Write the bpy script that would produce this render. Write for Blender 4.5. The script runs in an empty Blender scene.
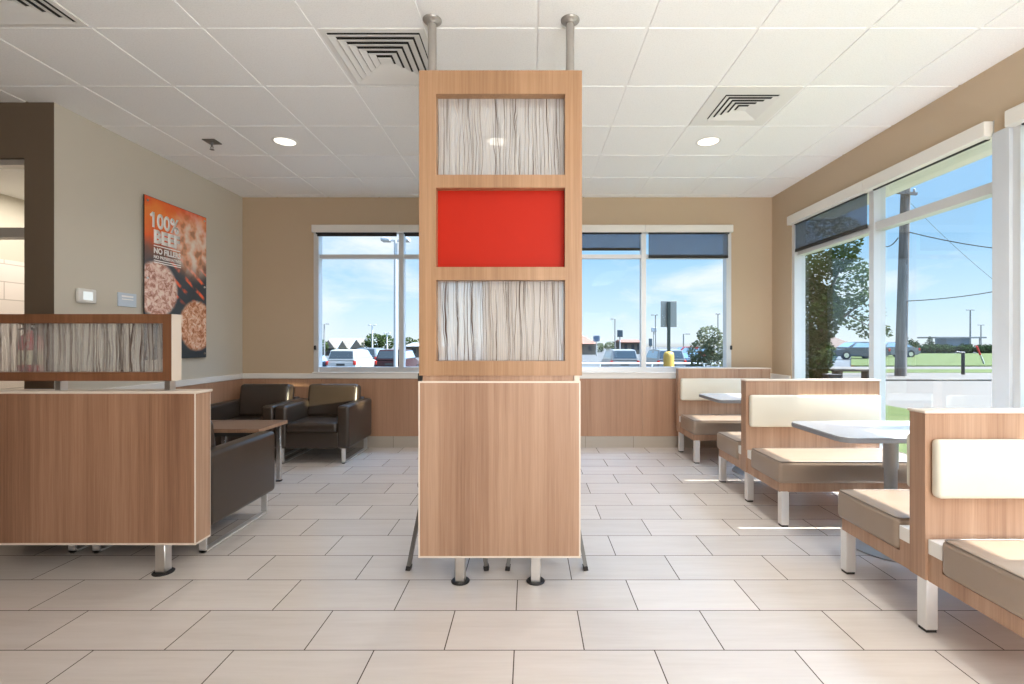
import bpy, bmesh, math, random
from mathutils import Vector, Matrix
random.seed(7)
SC = bpy.context.scene
COL = SC.collection
PI = math.pi
F = 488.0; CX = 529.0; CY = 342.0; EYE = 1.258
CEIL = 2.987; FAR = 5.83; LW = -3.423; RW = 2.903; NOOK = 3.517

# ------------------------------------------------------------------ materials
def lin(c):
    c /= 255.0
    return c/12.92 if c <= .04045 else ((c+.055)/1.055)**2.4
def rgb(r, g, b): return (lin(r), lin(g), lin(b), 1)

class NT:
    def __init__(s, name):
        s.m = bpy.data.materials.new(name); s.m.use_nodes = True
        s.t = s.m.node_tree; s.t.nodes.clear()
        s.out = s.t.nodes.new('ShaderNodeOutputMaterial')
    def n(s, typ, ins=None, **kw):
        nd = s.t.nodes.new(typ)
        for k, v in kw.items(): setattr(nd, k, v)
        for k, v in (ins or {}).items():
            if hasattr(v, 'is_output') or isinstance(v, bpy.types.NodeSocket): s.t.links.new(v, nd.inputs[k])
            else: nd.inputs[k].default_value = v
        return nd
    def math(s, op, a, b=None, c=None, clamp=False):
        ins = {0: a}
        if b is not None: ins[1] = b
        if c is not None: ins[2] = c
        nd = s.n('ShaderNodeMath', ins, operation=op); nd.use_clamp = clamp
        return nd.outputs[0]
    def mix(s, fac, a, b, mode='MIX'):
        nd = s.n('ShaderNodeMix', {0: fac, 6: a, 7: b}, data_type='RGBA', blend_type=mode)
        return nd.outputs[2]
    def obj(s, scale=(1, 1, 1), loc=(0, 0, 0)):
        tc = s.n('ShaderNodeTexCoord')
        return s.n('ShaderNodeMapping', {0: tc.outputs['Object'], 1: loc, 3: scale}).outputs[0]
    def noise(s, vec, scale=1, detail=3, rough=.5, dist=0):
        return s.n('ShaderNodeTexNoise', {'Vector': vec, 'Scale': scale, 'Detail': detail, 'Roughness': rough, 'Distortion': dist}).outputs[0]
    def ramp(s, fac, stops):
        nd = s.n('ShaderNodeValToRGB', {0: fac})
        el = nd.color_ramp.elements
        while len(el) < len(stops): el.new(.5)
        for e, (p, c) in zip(el, stops): e.position = p; e.color = c
        return nd.outputs[0]
    def bsdf(s, col, rough=.5, metal=0, spec=.5, bump=None, bstr=.1, bdist=.01, **extra):
        ins = {'Base Color': col, 'Roughness': rough, 'Metallic': metal, 'Specular IOR Level': spec}
        ins.update(extra)
        b = s.n('ShaderNodeBsdfPrincipled', ins)
        if bump is not None:
            bp = s.n('ShaderNodeBump', {'Height': bump, 'Strength': bstr, 'Distance': bdist})
            s.t.links.new(bp.outputs[0], b.inputs['Normal'])
        return b.outputs[0]
    def end(s, sh):
        s.t.links.new(sh, s.out.inputs['Surface']); return s.m

def plain(name, col, rough=.5, metal=0, spec=.5, var=.04, nscale=6, bump=0):
    t = NT(name)
    v = t.noise(t.obj(), nscale, 3)
    c = t.mix(v, tuple(x*(1-var) for x in col[:3])+(1,), tuple(min(1, x*(1+var)) for x in col[:3])+(1,))
    if bump:
        return t.end(t.bsdf(c, rough, metal, spec, bump=t.noise(t.obj(), 220, 2), bstr=bump, bdist=.002))
    return t.end(t.bsdf(c, rough, metal, spec))

def wood(name, a, b, c, rough=.42, axis='Z'):
    t = NT(name)
    sc1 = {'Z': (7, 7, .25), 'X': (.25, 7, 7)}[axis]
    sc2 = {'Z': (55, 55, .8), 'X': (.8, 55, 55)}[axis]
    sc3 = {'Z': (240, 240, 5), 'X': (5, 240, 240)}[axis]
    n1 = t.noise(t.obj(sc1), 1, 2, .5, .3)
    n2 = t.noise(t.obj(sc2), 1, 3, .6)
    n3 = t.noise(t.obj(sc3), 1, 2, .5)
    f = t.math('ADD', t.math('MULTIPLY', n1, .45), t.math('ADD', t.math('MULTIPLY', n2, .35), t.math('MULTIPLY', n3, .2)))
    col = t.ramp(f, [(.34, c), (.5, b), (.66, a)])
    return t.end(t.bsdf(col, rough, 0, .4, bump=n3, bstr=.05, bdist=.001))

def emis(name, col, strength):
    t = NT(name)
    return t.end(t.n('ShaderNodeEmission', {0: col, 1: strength}).outputs[0])

M = {}
M['paint'] = plain('wall_paint_taupe', (.53, .41, .285, 1), .75, 0, .25, .02, 3, .08)
M['paint_dark'] = plain('wall_paint_brown', (.15, .11, .075, 1), .75, 0, .25, .02, 3, .08)
M['paint_left'] = plain('wall_paint_lightened', (.58, .535, .45, 1), .75, 0, .25, .02, 3, .08)  # paler than the taupe: light on the left wall put into the colour
M['white'] = plain('white_painted_trim', (.80, .77, .72, 1), .4, 0, .4, .02)
M['valance'] = plain('ivory_valance_metal', (.78, .75, .69, 1), .4, 0, .4, .02)
M['alu'] = plain('pale_anodised_frame', (.66, .67, .675, 1), .38, .35, .5, .03)
M['steel'] = plain('brushed_steel', (.68, .66, .63, 1), .3, .95, .5, .05, 30)
M['dull'] = plain('galvanised_pipe', (.40, .375, .345, 1), .42, .6, .5, .08, 30)
M['gun'] = plain('grey_chair_metal', (.20, .195, .185, 1), .4, .7, .5, .05)
M['chrome'] = plain('satin_chrome', (.74, .74, .74, 1), .22, .95, .5, .03, 20)
M['legwhite'] = plain('silver_leg_metal', (.80, .79, .77, 1), .32, .6, .5, .03, 20)
M['black'] = plain('black_plastic', (.018, .016, .015, 1), .45, 0, .4, .1)
M['darkcap'] = plain('dark_rubber', (.03, .026, .024, 1), .6, 0, .3, .1)
M['wood'] = wood('laminate_wood', (.485, .312, .208, 1), (.38, .225, .143, 1), (.27, .147, .09, 1))
M['wood_warm'] = wood('laminate_wood_frame', (.45, .265, .148, 1), (.36, .202, .105, 1), (.27, .142, .07, 1))
M['wood_dimmed'] = wood('laminate_wood_screen_dimmed', (.25, .112, .055, 1), (.20, .085, .040, 1), (.15, .062, .028, 1))  # screen wood darkened for the weak light at the left
M['wood_top'] = wood('walnut_table_top', (.27, .165, .11, 1), (.21, .125, .083, 1), (.16, .092, .06, 1), .45, 'X')
M['edge'] = plain('pale_edge_band', (.72, .62, .52, 1), .4, 0, .4, .03)
M['red'] = plain('red_lacquer_panel', (.44, .018, .006, 1), .5, 0, .15, .02)
M['leather'] = plain('dark_brown_leather', (.042, .029, .0205, 1), .30, 0, .55, .12, 9, .12)
M['vinyl'] = plain('taupe_vinyl', (.30, .225, .168, 1), .32, 0, .5, .05, 7, .08)
M['cream'] = plain('cream_vinyl', (.70, .655, .545, 1), .38, 0, .5, .03, 7, .08)
M['piping'] = plain('brown_piping', (.19, .15, .115, 1), .45, 0, .4, .05)
M['gapdark'] = plain('duct_dark', (.045, .043, .04, 1), .8, 0, .2, .1)
M['grey_top'] = plain('grey_laminate_top', (.56, .56, .565, 1), .22, 0, .5, .05, 60)
M['grey_edge'] = plain('grey_table_edge', (.24, .245, .26, 1), .4, 0, .4, .05)
M['pillar'] = plain('grey_table_column', (.42, .425, .43, 1), .38, .5, .5, .04)
M['basetile'] = None
M['vent'] = plain('vent_white_enamel', (.78, .77, .74, 1), .5, 0, .35, .02)
M['extred'] = plain('extinguisher_red', (.50, .02, .025, 1), .25, 0, .5, .03)
M['exttag'] = plain('extinguisher_label', (.72, .68, .45, 1), .5, 0, .4, .05)
M['plastic'] = plain('white_plastic', (.74, .73, .69, 1), .4, 0, .4, .02)
M['lcd'] = emis('lit_pale_screen', (.9, .96, .95, 1), .95)
M['plaque'] = plain('pale_blue_plaque', (.55, .62, .70, 1), .35, 0, .5, .03)
M['textwhite'] = plain('white_lettering', (.92, .89, .86, 1), .5, 0, .3, .01)
M['lens'] = emis('lit_lamp_lens', (1, .93, .80, 1), 2.2)

def mk_floor():
    t = NT('floor_tile')
    w, h = .572, .2945
    vec = t.obj((1, 1, 1), (-.5117 + w*20, -1.992 + 2*h*20, 0))
    br = t.n('ShaderNodeTexBrick', {'Vector': vec, 'Color1': (.0, .0, .0, 1), 'Color2': (1, 1, 1, 1), 'Mortar': (.5, .5, .5, 1), 'Scale': 1.0,
             'Mortar Size': .0026, 'Mortar Smooth': .12, 'Bias': 0, 'Brick Width': w, 'Row Height': h}, offset=.5, offset_frequency=2)
    n1 = t.noise(t.obj((1.2, 14, 1)), 1, 4, .6)
    n2 = t.noise(t.obj((5, 60, 1)), 1, 3, .6)
    n3 = t.noise(t.obj((1, 1, 1)), 1.7, 2)
    f = t.math('ADD', t.math('MULTIPLY', n1, .5), t.math('ADD', t.math('MULTIPLY', n2, .3), t.math('MULTIPLY', n3, .2)))
    c = t.ramp(f, [(.3, (.575, .515, .465, 1)), (.5, (.63, .572, .525, 1)), (.7, (.675, .62, .575, 1))])
    tone = t.n('ShaderNodeMapRange', {0: br.outputs['Color'], 3: .94, 4: 1.05}).outputs[0]
    c = t.mix(1.0, c, t.n('ShaderNodeCombineColor', {0: tone, 1: tone, 2: tone}).outputs[0], 'MULTIPLY')
    c = t.mix(br.outputs['Fac'], c, (.10, .078, .062, 1))
    hgt = t.math('SUBTRACT', 1.0, br.outputs['Fac'])
    r = .27
    return t.end(t.bsdf(c, r, 0, .45, bump=hgt, bstr=.35, bdist=.002))
M['floor'] = mk_floor()

def mk_basetile():
    t = NT('base_tile')
    br = t.n('ShaderNodeTexBrick', {'Vector': t.obj((1, 1, 1), (-.10 + .572*20, -.2, 0)), 'Color1': (.40, .35, .29, 1), 'Color2': (.45, .395, .33, 1),
             'Mortar': (.14, .11, .09, 1), 'Scale': 1.0, 'Mortar Size': .0025, 'Mortar Smooth': .1, 'Brick Width': .572, 'Row Height': 2.0}, offset=0)
    n = t.noise(t.obj((3, 30, 12)), 1, 3)
    c = t.mix(t.math('MULTIPLY', n, .35), br.outputs[0], (.52, .46, .39, 1))
    return t.end(t.bsdf(c, .45, 0, .4))
M['basetile'] = mk_basetile()

def mk_ceiling():
    t = NT('ceiling_tile')
    n = t.noise(t.obj(), 130, 4, .7)
    n2 = t.noise(t.obj(), 2.2, 2)
    c = t.ramp(n, [(.3, (.83, .83, .82, 1)), (.55, (.92, .92, .91, 1))])
    c = t.mix(t.math('MULTIPLY', n2, .12), c, (.74, .73, .71, 1))
    return t.end(t.bsdf(c, .9, 0, .1, bump=n, bstr=.25, bdist=.002))
M['ceiling'] = mk_ceiling()

def mk_thatch(name, fac_clear, body):
    t = NT(name)
    tc = t.n('ShaderNodeTexCoord').outputs['Object']
    sx = t.n('ShaderNodeSeparateXYZ', {0: tc})
    x, z = sx.outputs[0], sx.outputs[2]
    def streak(sx_, wz, ws, seed, lo, hi):
        wob = t.noise(t.n('ShaderNodeCombineXYZ', {0: t.math('MULTIPLY', x, 9), 1: seed, 2: t.math('MULTIPLY', z, wz)}).outputs[0], 1, 2)
        xx = t.math('ADD', t.math('MULTIPLY', x, sx_), t.math('MULTIPLY', wob, ws))
        nn = t.noise(t.n('ShaderNodeCombineXYZ', {0: xx, 1: seed+3.3, 2: t.math('MULTIPLY', z, .9)}).outputs[0], 1, 1)
        return t.n('ShaderNodeMapRange', {0: nn, 1: lo, 2: hi, 3: 0., 4: 1.}).outputs[0]
    s1 = streak(250, 2.2, 13.0, 1.0, .605, .665)
    s2 = streak(180, 3.0, 11.0, 7.0, .625, .69)
    s3 = streak(260, 1.6, 22.0, 13.0, .50, .66)
    dark = t.math('MAXIMUM', s1, s2)
    col = t.mix(t.math('MULTIPLY', s3, .55), body, (.44, .36, .28, 1))
    col = t.mix(dark, col, (.085, .045, .028, 1))
    d = t.n('ShaderNodeBsdfPrincipled', {'Base Color': col, 'Roughness': .3}).outputs[0]
    tr = t.n('ShaderNodeBsdfTranslucent', {0: col}).outputs[0]
    sol = t.n('ShaderNodeMixShader', {0: .35, 1: d, 2: tr}).outputs[0]
    cl = t.n('ShaderNodeBsdfTransparent', {0: (.96, .96, .96, 1)}).outputs[0]
    f = t.math('MULTIPLY', t.math('SUBTRACT', 1.0, t.math('MAXIMUM', dark, t.math('MULTIPLY', s3, .5))), fac_clear)
    return t.end(t.n('ShaderNodeMixShader', {0: f, 1: sol, 2: cl}).outputs[0])
M['thatch'] = mk_thatch('reed_resin_panel', .62, (.86, .85, .84, 1))

def mk_glass(name, tint, gloss):
    t = NT(name)
    cl = t.n('ShaderNodeBsdfTransparent', {0: tint}).outputs[0]
    gl = t.n('ShaderNodeBsdfGlossy', {0: (1, 1, 1, 1), 'Roughness': .01}).outputs[0]
    lw = t.n('ShaderNodeLayerWeight', {0: .25}).outputs['Fresnel']
    f = t.math('MULTIPLY', lw, gloss)
    return t.end(t.n('ShaderNodeMixShader', {0: f, 1: cl, 2: gl}).outputs[0])
M['glass'] = mk_glass('window_glass', (.97, .98, .98, 1), .10)

def mk_shade():
    t = NT('shade_mesh')
    cl = t.n('ShaderNodeBsdfTransparent', {0: (.62, .68, .76, 1)}).outputs[0]
    n = t.noise(t.obj((3, 3, 20)), 1, 2)
    c = t.mix(n, (.15, .17, .20, 1), (.21, .235, .27, 1))
    d = t.n('ShaderNodeBsdfPrincipled', {'Base Color': c, 'Roughness': .7}).outputs[0]
    return t.end(t.n('ShaderNodeMixShader', {0: .55, 1: d, 2: cl}).outputs[0])
M['shade'] = mk_shade()

def mk_poster():
    # local coords: x along the wall 0..0.82, z up 0..1.46
    t = NT('poster_print')
    tc = t.n('ShaderNodeTexCoord').outputs['Object']
    s = t.n('ShaderNodeSeparateXYZ', {0: tc}); u, v = s.outputs[1], s.outputs[2]
    n1 = t.noise(tc, 3.0, 3); n2 = t.noise(tc, 18, 5, .75, .6); n3 = t.noise(tc, 9, 2); n4 = t.noise(tc, 60, 3, .7)
    vv = t.math('ADD', v, t.math('MULTIPLY', t.math('SUBTRACT', n1, .5), .45))
    bg = t.ramp(t.math('DIVIDE', vv, 1.46), [(0, (.035, .05, .065, 1)), (.55, (.06, .075, .09, 1)), (.68, (.20, .10, .07, 1)), (.80, (.84, .14, .035, 1)), (.92, (.92, .27, .06, 1)), (1, (.84, .10, .03, 1))])
    # hot embers: slanted bars
    d = t.math('ADD', t.math('MULTIPLY', u, .66), t.math('MULTIPLY', v, 1.0))
    wv = t.math('SINE', t.math('MULTIPLY', d, 46.0))
    em = t.math('MULTIPLY', t.n('ShaderNodeMapRange', {0: wv, 1: .35, 2: .9}).outputs[0], t.n('ShaderNodeMapRange', {0: n3, 1: .42, 2: .56}).outputs[0])
    zone = t.math('MULTIPLY', t.n('ShaderNodeMapRange', {0: v, 1: .52, 2: .60}).outputs[0], t.n('ShaderNodeMapRange', {0: u, 1: .22, 2: .38}).outputs[0])
    bg = t.mix(t.math('MULTIPLY', em, zone), bg, (.90, .15, .06, 1))
    def patty(cu, cv, r, soft, a, b, nz, col_in):
        du = t.math('SUBTRACT', u, cu); dv = t.math('SUBTRACT', v, cv)
        dist = t.math('SQRT', t.math('ADD', t.math('MULTIPLY', du, du), t.math('MULTIPLY', dv, dv)))
        dist = t.math('ADD', dist, t.math('MULTIPLY', t.math('SUBTRACT', n2, .5), .05))
        m = t.n('ShaderNodeMapRange', {0: dist, 1: r+soft, 2: r-soft, 3: 0., 4: 1.}, interpolation_type='SMOOTHSTEP').outputs[0]
        c = t.ramp(nz, [(.34, tuple(q*.6 for q in a[:3])+(1,)), (.43, a), (.52, b), (.64, (.90, .76, .66, 1))])
        return t.mix(m, col_in, c)
    c = patty(.62, 1.13, .27, .13, (.82, .40, .24, 1), (.86, .58, .44, 1), n3, bg)
    c = patty(.15, .64, .25, .02, (.50, .22, .15, 1), (.80, .54, .45, 1), n2, c)
    c = patty(.68, .324, .25, .02, (.50, .17, .07, 1), (.80, .46, .30, 1), n2, c)
    return t.end(t.bsdf(c, .35, 0, .4))
M['poster'] = mk_poster()

def mk_walltile():
    t = NT('vestibule_tile')
    br = t.n('ShaderNodeTexBrick', {'Vector': t.n('ShaderNodeCombineXYZ', {0: t.n('ShaderNodeSeparateXYZ', {0: t.obj()}).outputs[1], 1: t.n('ShaderNodeSeparateXYZ', {0: t.obj()}).outputs[2]}).outputs[0],
             'Color1': (.74, .66, .61, 1), 'Color2': (.79, .71, .66, 1), 'Mortar': (.45, .39, .35, 1), 'Scale': 1.0, 'Mortar Size': .004, 'Brick Width': .60, 'Row Height': .165}, offset=.5)
    return t.end(t.bsdf(br.outputs[0], .4))
M['walltile'] = mk_walltile()

# ------------------------------------------------------------------ mesh helpers
def newbm(): return bmesh.new()
def merge(bm, tmp):
    me = bpy.data.meshes.new('t'); tmp.to_mesh(me); tmp.free(); bm.from_mesh(me); bpy.data.meshes.remove(me)
def box(bm, x0, x1, y0, y1, z0, z1, bev=0, seg=2, rot=None, at=None, mi=0):
    t = bmesh.new(); bmesh.ops.create_cube(t, size=1)
    sx, sy, sz = abs(x1-x0), abs(y1-y0), abs(z1-z0)
    bmesh.ops.scale(t, vec=(sx, sy, sz), verts=t.verts)
    if bev: bmesh.ops.bevel(t, geom=t.edges[:], offset=min(bev, min(sx, sy, sz)*.49), segments=seg, affect='EDGES', profile=.5)
    if rot: bmesh.ops.transform(t, matrix=rot, verts=t.verts)
    bmesh.ops.translate(t, vec=((x0+x1)/2, (y0+y1)/2, (z0+z1)/2), verts=t.verts)
    for f in t.faces: f.material_index = mi
    merge(bm, t); return bm
def cyl(bm, p0, p1, r, r2=None, seg=20, caps=True, mi=0):
    p0, p1 = Vector(p0), Vector(p1); d = p1-p0
    t = bmesh.new()
    bmesh.ops.create_cone(t, cap_ends=caps, segments=seg, radius1=r, radius2=r if r2 is None else r2, depth=d.length)
    q = d.to_track_quat('Z', 'Y').to_matrix().to_4x4()
    bmesh.ops.transform(t, matrix=Matrix.Translation((p0+p1)/2) @ q, verts=t.verts)
    for f in t.faces: f.material_index = mi
    merge(bm, t); return bm
def bar(bm, p0, p1, w, h, up=(0, 1, 0)):
    """rectangular bar between two points, w across, h along 'up'"""
    p0, p1 = Vector(p0), Vector(p1); d = (p1-p0); L = d.length; z = d.normalized()
    y = Vector(up); y = (y - z*y.dot(z)).normalized(); x = y.cross(z)
    t = bmesh.new(); bmesh.ops.create_cube(t, size=1)
    bmesh.ops.scale(t, vec=(w, h, L), verts=t.verts)
    m = Matrix((x, y, z)).transposed().to_4x4()
    bmesh.ops.transform(t, matrix=Matrix.Translation((p0+p1)/2) @ m, verts=t.verts)
    merge(bm, t); return bm
def tube(bm, pts, r, seg=8, closed=False):
    for a, b in zip(pts, pts[1:] + (pts[:1] if closed else [])):
        cyl(bm, a, b, r, seg=seg)
    return bm
def lathe(bm, prof, seg=24, at=(0, 0, 0)):
    t = bmesh.new(); rings = []
    for r, z in prof:
        rings.append([t.verts.new((r*math.cos(2*PI*i/seg), r*math.sin(2*PI*i/seg), z)) for i in range(seg)])
    for a, b in zip(rings, rings[1:]):
        for i in range(seg):
            t.faces.new((a[i], a[(i+1) % seg], b[(i+1) % seg], b[i]))
    t.faces.new(rings[0][::-1]); t.faces.new(rings[-1])
    bmesh.ops.translate(t, vec=at, verts=t.verts)
    merge(bm, t); return bm
def prism(bm, poly, z0, z1, bev=0, seg=2):
    t = bmesh.new()
    vs = [t.verts.new((x, y, z0)) for x, y in poly]
    f = t.faces.new(vs); r = bmesh.ops.extrude_face_region(t, geom=[f])
    bmesh.ops.translate(t, vec=(0, 0, z1-z0), verts=[v for v in r['geom'] if isinstance(v, bmesh.types.BMVert)])
    bmesh.ops.recalc_face_normals(t, faces=t.faces)
    if bev:
        es = [e for e in t.edges if abs(e.verts[0].co.z-e.verts[1].co.z) < 1e-6]
        bmesh.ops.bevel(t, geom=es, offset=bev, segments=seg, affect='EDGES')
    merge(bm, t); return bm
def rrect(x0, x1, y0, y1, r, n=6):
    out = []
    for cx, cy, a in ((x1-r, y1-r, 0), (x0+r, y1-r, 90), (x0+r, y0+r, 180), (x1-r, y0+r, 270)):
        for i in range(n+1):
            q = math.radians(a + 90*i/n); out.append((cx+r*math.cos(q), cy+r*math.sin(q)))
    return out

def obj(name, bm, mat, parent=None, label=None, smooth=True, loc=None):
    bmesh.ops.recalc_face_normals(bm, faces=bm.faces)
    me = bpy.data.meshes.new(name); bm.to_mesh(me); bm.free()
    for m in (mat if isinstance(mat, (list, tuple)) else [mat]): me.materials.append(m)
    if smooth:
        me.polygons.foreach_set('use_smooth', [True]*len(me.polygons))
        me.set_sharp_from_angle(angle=math.radians(40))
    o = bpy.data.objects.new(name, me); COL.objects.link(o)
    if parent: o.parent = parent
    if loc: o.location = loc
    if label: o['label'] = label
    return o
def thing(name, label, cat, loc=(0, 0, 0), rz=0, group=None):
    o = bpy.data.objects.new(name, None); COL.objects.link(o); o.empty_display_size = .1
    o.location = loc; o.rotation_euler = (0, 0, rz)
    o['label'] = label; o['category'] = cat
    if group: o['group'] = group
    return o
def tag(o, label, cat, group=None):
    o['label'] = label; o['category'] = cat
    if group: o['group'] = group
    return o
def struct(name, bm, mat, label=None, parent=None, smooth=False):
    o = obj(name, bm, mat, parent, label, smooth)
    if not parent: o['kind'] = 'structure'
    return o
def kids(o): return [c for c in o.children]
def dup(o, parent=None, loc=None, rz=None, label=None):
    c = o.copy(); COL.objects.link(c)
    if parent: c.parent = parent
    if loc is not None: c.location = loc
    if rz is not None: c.rotation_euler = (0, 0, rz)
    if label: c['label'] = label
    for ch in kids(o): dup(ch, c)
    return c
def X(px, Y): return (px-CX)/F*Y
def Z(py, Y): return EYE-(py-CY)/F*Y

# ------------------------------------------------------------------ room shell
XL, YB = -5.2, -4.0
struct('floor', box(newbm(), XL-.1, RW+.3, YB-.1, FAR+.3, -.12, 0), M['floor'], 'pale beige rectangular tiles laid in running bond')
# ceiling: lay-in tiles over a white grid
G = .6096; GX = -1.178; GY = 2.68
vent_cells = [(0, 0), (-3, -1), (4, 1)]
bm = newbm()
box(bm, XL-.1, RW+.25, YB-.1, FAR+.25, CEIL+.004, CEIL+.06)
for i in range(-7, 8):
    for j in range(-11, 6):
        if (i, j) in vent_cells: continue
        x0, x1 = max(GX+i*G, XL-.05), min(GX+(i+1)*G, RW+.12)
        y0, y1 = max(GY+j*G, YB-.05), min(GY+(j+1)*G, FAR+.12)
        if x1-x0 < .03 or y1-y0 < .03: continue
        g = .0105
        t = bmesh.new(); bmesh.ops.create_cube(t, size=1)
        bmesh.ops.scale(t, vec=(x1-x0-2*g, y1-y0-2*g, .014), verts=t.verts)
        bmesh.ops.translate(t, vec=((x0+x1)/2, (y0+y1)/2, CEIL+.0055), verts=t.verts)
        merge(bm, t)
struct('ceiling', bm, M['ceiling'], 'white lay-in ceiling tiles in a square grid')

def wall_with_holes(bm, a0, a1, b0, b1, z0, z1, holes, axis):
    """axis 'x': wall spans x a0..a1, thickness y b0..b1; holes are (h0,h1,zlo,zhi)"""
    def put(p, q, lo, hi):
        if q-p < 1e-4 or hi-lo < 1e-4: return
        if axis == 'x': box(bm, p, q, b0, b1, lo, hi)
        else: box(bm, b0, b1, p, q, lo, hi)
    c = a0
    for h0, h1, lo, hi in sorted(holes):
        put(c, h0, z0, z1); put(h0, h1, z0, lo); put(h0, h1, hi, z1); c = h1
    put(c, a1, z0, z1)
    return bm
WT = .13
FW = [(-2.569, -.49, .886, 2.645), (.33, 2.413, .886, 2.645)]
RWN = [(3.045, 5.40, .30, 2.645), (.55, 2.94, .30, 2.645), (-2.1, .30, .30, 2.645)]
struct('wall_far', wall_with_holes(newbm(), LW-.2, RW+.2, FAR, FAR+WT, 0, CEIL+.02, FW, 'x'), M['paint'], 'taupe painted wall with two windows')
struct('wall_right', wall_with_holes(newbm(), YB, FAR, RW, RW+WT, 0, CEIL+.02, RWN, 'y'), M['paint'], 'taupe painted window wall beside the booths')
struct('wall_left', box(newbm(), LW-.14, LW, NOOK+.002, FAR, 0, CEIL+.02), M['paint_left'], 'lightened wall carrying the poster')
struct('wall_entry', wall_with_holes(newbm(), XL, LW-.001, NOOK, NOOK+.14, 0, CEIL+.02, [(-4.75, X(24.3, NOOK), 0, 2.585)], 'x'), M['paint_dark'], 'dark brown wall around the entry doorway')
struct('wall_side', box(newbm(), XL-.12, XL, YB, NOOK, 0, CEIL+.02), M['paint_dark'])  # unseen walls, side and back; brown put on both to cut bounced light
struct('wall_back', box(newbm(), XL, RW+.2, YB-.12, YB, 0, CEIL+.02), M['paint_dark'])
# vestibule beyond the doorway
bm = newbm(); box(bm, -4.95, -4.85, NOOK+.14, 5.6, 2.02, 2.62)
struct('wall_vestibule', bm, M['paint_left'])
struct('wall_vestibule_tiles', box(newbm(), -4.95, -4.84, NOOK+.14, 5.6, 0, 2.02), M['walltile'])
struct('wall_vestibule_end', box(newbm(), -4.95, LW-.14, 5.6, 5.7, 0, 2.62), M['paint_left'])
struct('ceiling_vestibule', box(newbm(), -4.95, LW-.14, NOOK+.14, 5.7, 2.62, 2.70), M['ceiling'])
# entry door: frame, transom bar, glass leaf
dx0, dx1 = -4.75, X(24.3, NOOK)
bm = newbm()
yf0, yf1 = NOOK+.03, NOOK+.12
box(bm, dx1-.012, dx1, yf0, yf1, 0, 2.585); box(bm, dx0, dx0+.05, yf0, yf1, 0, 2.585)
box(bm, dx0, dx1, yf0, yf1, 2.545, 2.585); box(bm, dx0, dx1, yf0, yf1, 2.02, 2.09)
door = struct('door_1', bm, plain('door_frame_metal', (.40, .37, .33, 1), .4, .3), 'metal framed glass entry doorway with transom light')
obj('transom_glass', box(newbm(), dx0+.05, dx1-.012, NOOK+.07, NOOK+.076, 2.09, 2.545), M['glass'], door)
obj('door_glass', box(newbm(), dx0+.05, dx1-.012, NOOK+.07, NOOK+.076, .1, 2.02), M['glass'], door)
obj('bottom_rail', box(newbm(), dx0+.05, dx1-.012, NOOK+.05, NOOK+.10, .0, .12), M['alu'], door)

# wainscot, rail, base tile
M['wain'] = wood('wainscot_laminate', (.50, .295, .185, 1), (.43, .24, .147, 1), (.345, .182, .106, 1))
def wains(x0, x1, y0, y1, name):
    struct(name, box(newbm(), x0, x1, y0, y1, .135, .82), M['wain'])
bm = newbm()
px_joint = [X(642, FAR), X(322, FAR)]
for a, b in ((LW+.012, px_joint[1]), (px_joint[1], px_joint[0]), (px_joint[0], RW-.012)):
    box(bm, a+.0015, b-.0015, FAR-.012, FAR, .135, .82)
struct('trim_1', bm, M['wain'], 'wood laminate wainscot panels under the far windows')
struct('trim_2', box(newbm(), LW, LW+.012, NOOK, FAR, .135, .82), M['wain'], 'wood laminate wainscot on the left wall')
bm = newbm(); box(bm, RW-.012, RW, 5.40, FAR-.012, .135, .82); box(bm, RW-.012, RW, YB, 5.40, .135, .29)
struct('trim_3', bm, M['wain'], 'wood laminate wainscot on the window wall')
struct('trim_4', box(newbm(), LW, RW, FAR-.022, FAR, .822, .884, .004, 1), M['white'], 'white chair rail along the far wall')
struct('trim_5', box(newbm(), LW, LW+.022, NOOK-.02, FAR-.022, .822, .884, .004, 1), M['white'], 'white chair rail on the left wall')
struct('trim_6', box(newbm(), RW-.022, RW, 5.41, FAR-.022, .822, .884, .004, 1), M['white'], 'white chair rail stub on the window wall')
struct('baseboard_far', box(newbm(), LW, RW, FAR-.016, FAR, 0, .133), M['basetile'], 'beige tile base along the far wall')
struct('baseboard_left', box(newbm(), LW, LW+.016, NOOK, FAR-.016, 0, .133), M['basetile'])
struct('baseboard_right', box(newbm(), RW-.016, RW, YB, FAR-.016, 0, .133), M['basetile'])

# windows
def window_far(n, x0, x1, mull, label):
    z0, z1 = .886, 2.645; y0, y1 = FAR-.008, FAR+.10
    bm = newbm(); fw = .058
    box(bm, x0, x0+fw, y0, y1, z0, z1); box(bm, x1-fw, x1, y0, y1, z0, z1)
    box(bm, x0+fw, x1-fw, y0+.02, y1, z0, z0+.072); box(bm, x0+fw, x1-fw, y0+.02, y1, z1-.08, z1)
    box(bm, mull-.029, mull+.029, y0+.015, y1, z0+.072, z1-.08)
    for a, b in ((x0+fw, mull-.029), (mull+.029, x1-fw)):
        box(bm, a, b, y0+.03, y1, 2.262, 2.308)
    w = struct('window_%d' % n, bm, M['alu'], label)
    for a, b in ((x0+fw, mull-.029), (mull+.029, x1-fw)):
        for lo, hi in ((z0+.072, 2.262), (2.308, z1-.08)):
            obj('glass_pane', box(newbm(), a-.004, b+.004, FAR+.06, FAR+.066, lo-.004, hi+.004), M['glass'], w)
    obj('sill', box(newbm(), x0-.01, x1+.01, FAR-.03, FAR+.02, z0-.004, z0+.012, .003, 1), M['white'], w)
    return w
window_far(1, FW[0][0], FW[0][1], -1.528, 'far wall window left of the tall divider')
window_far(2, FW[1][0], FW[1][1], 1.372, 'far wall window right of the tall divider')
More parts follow.
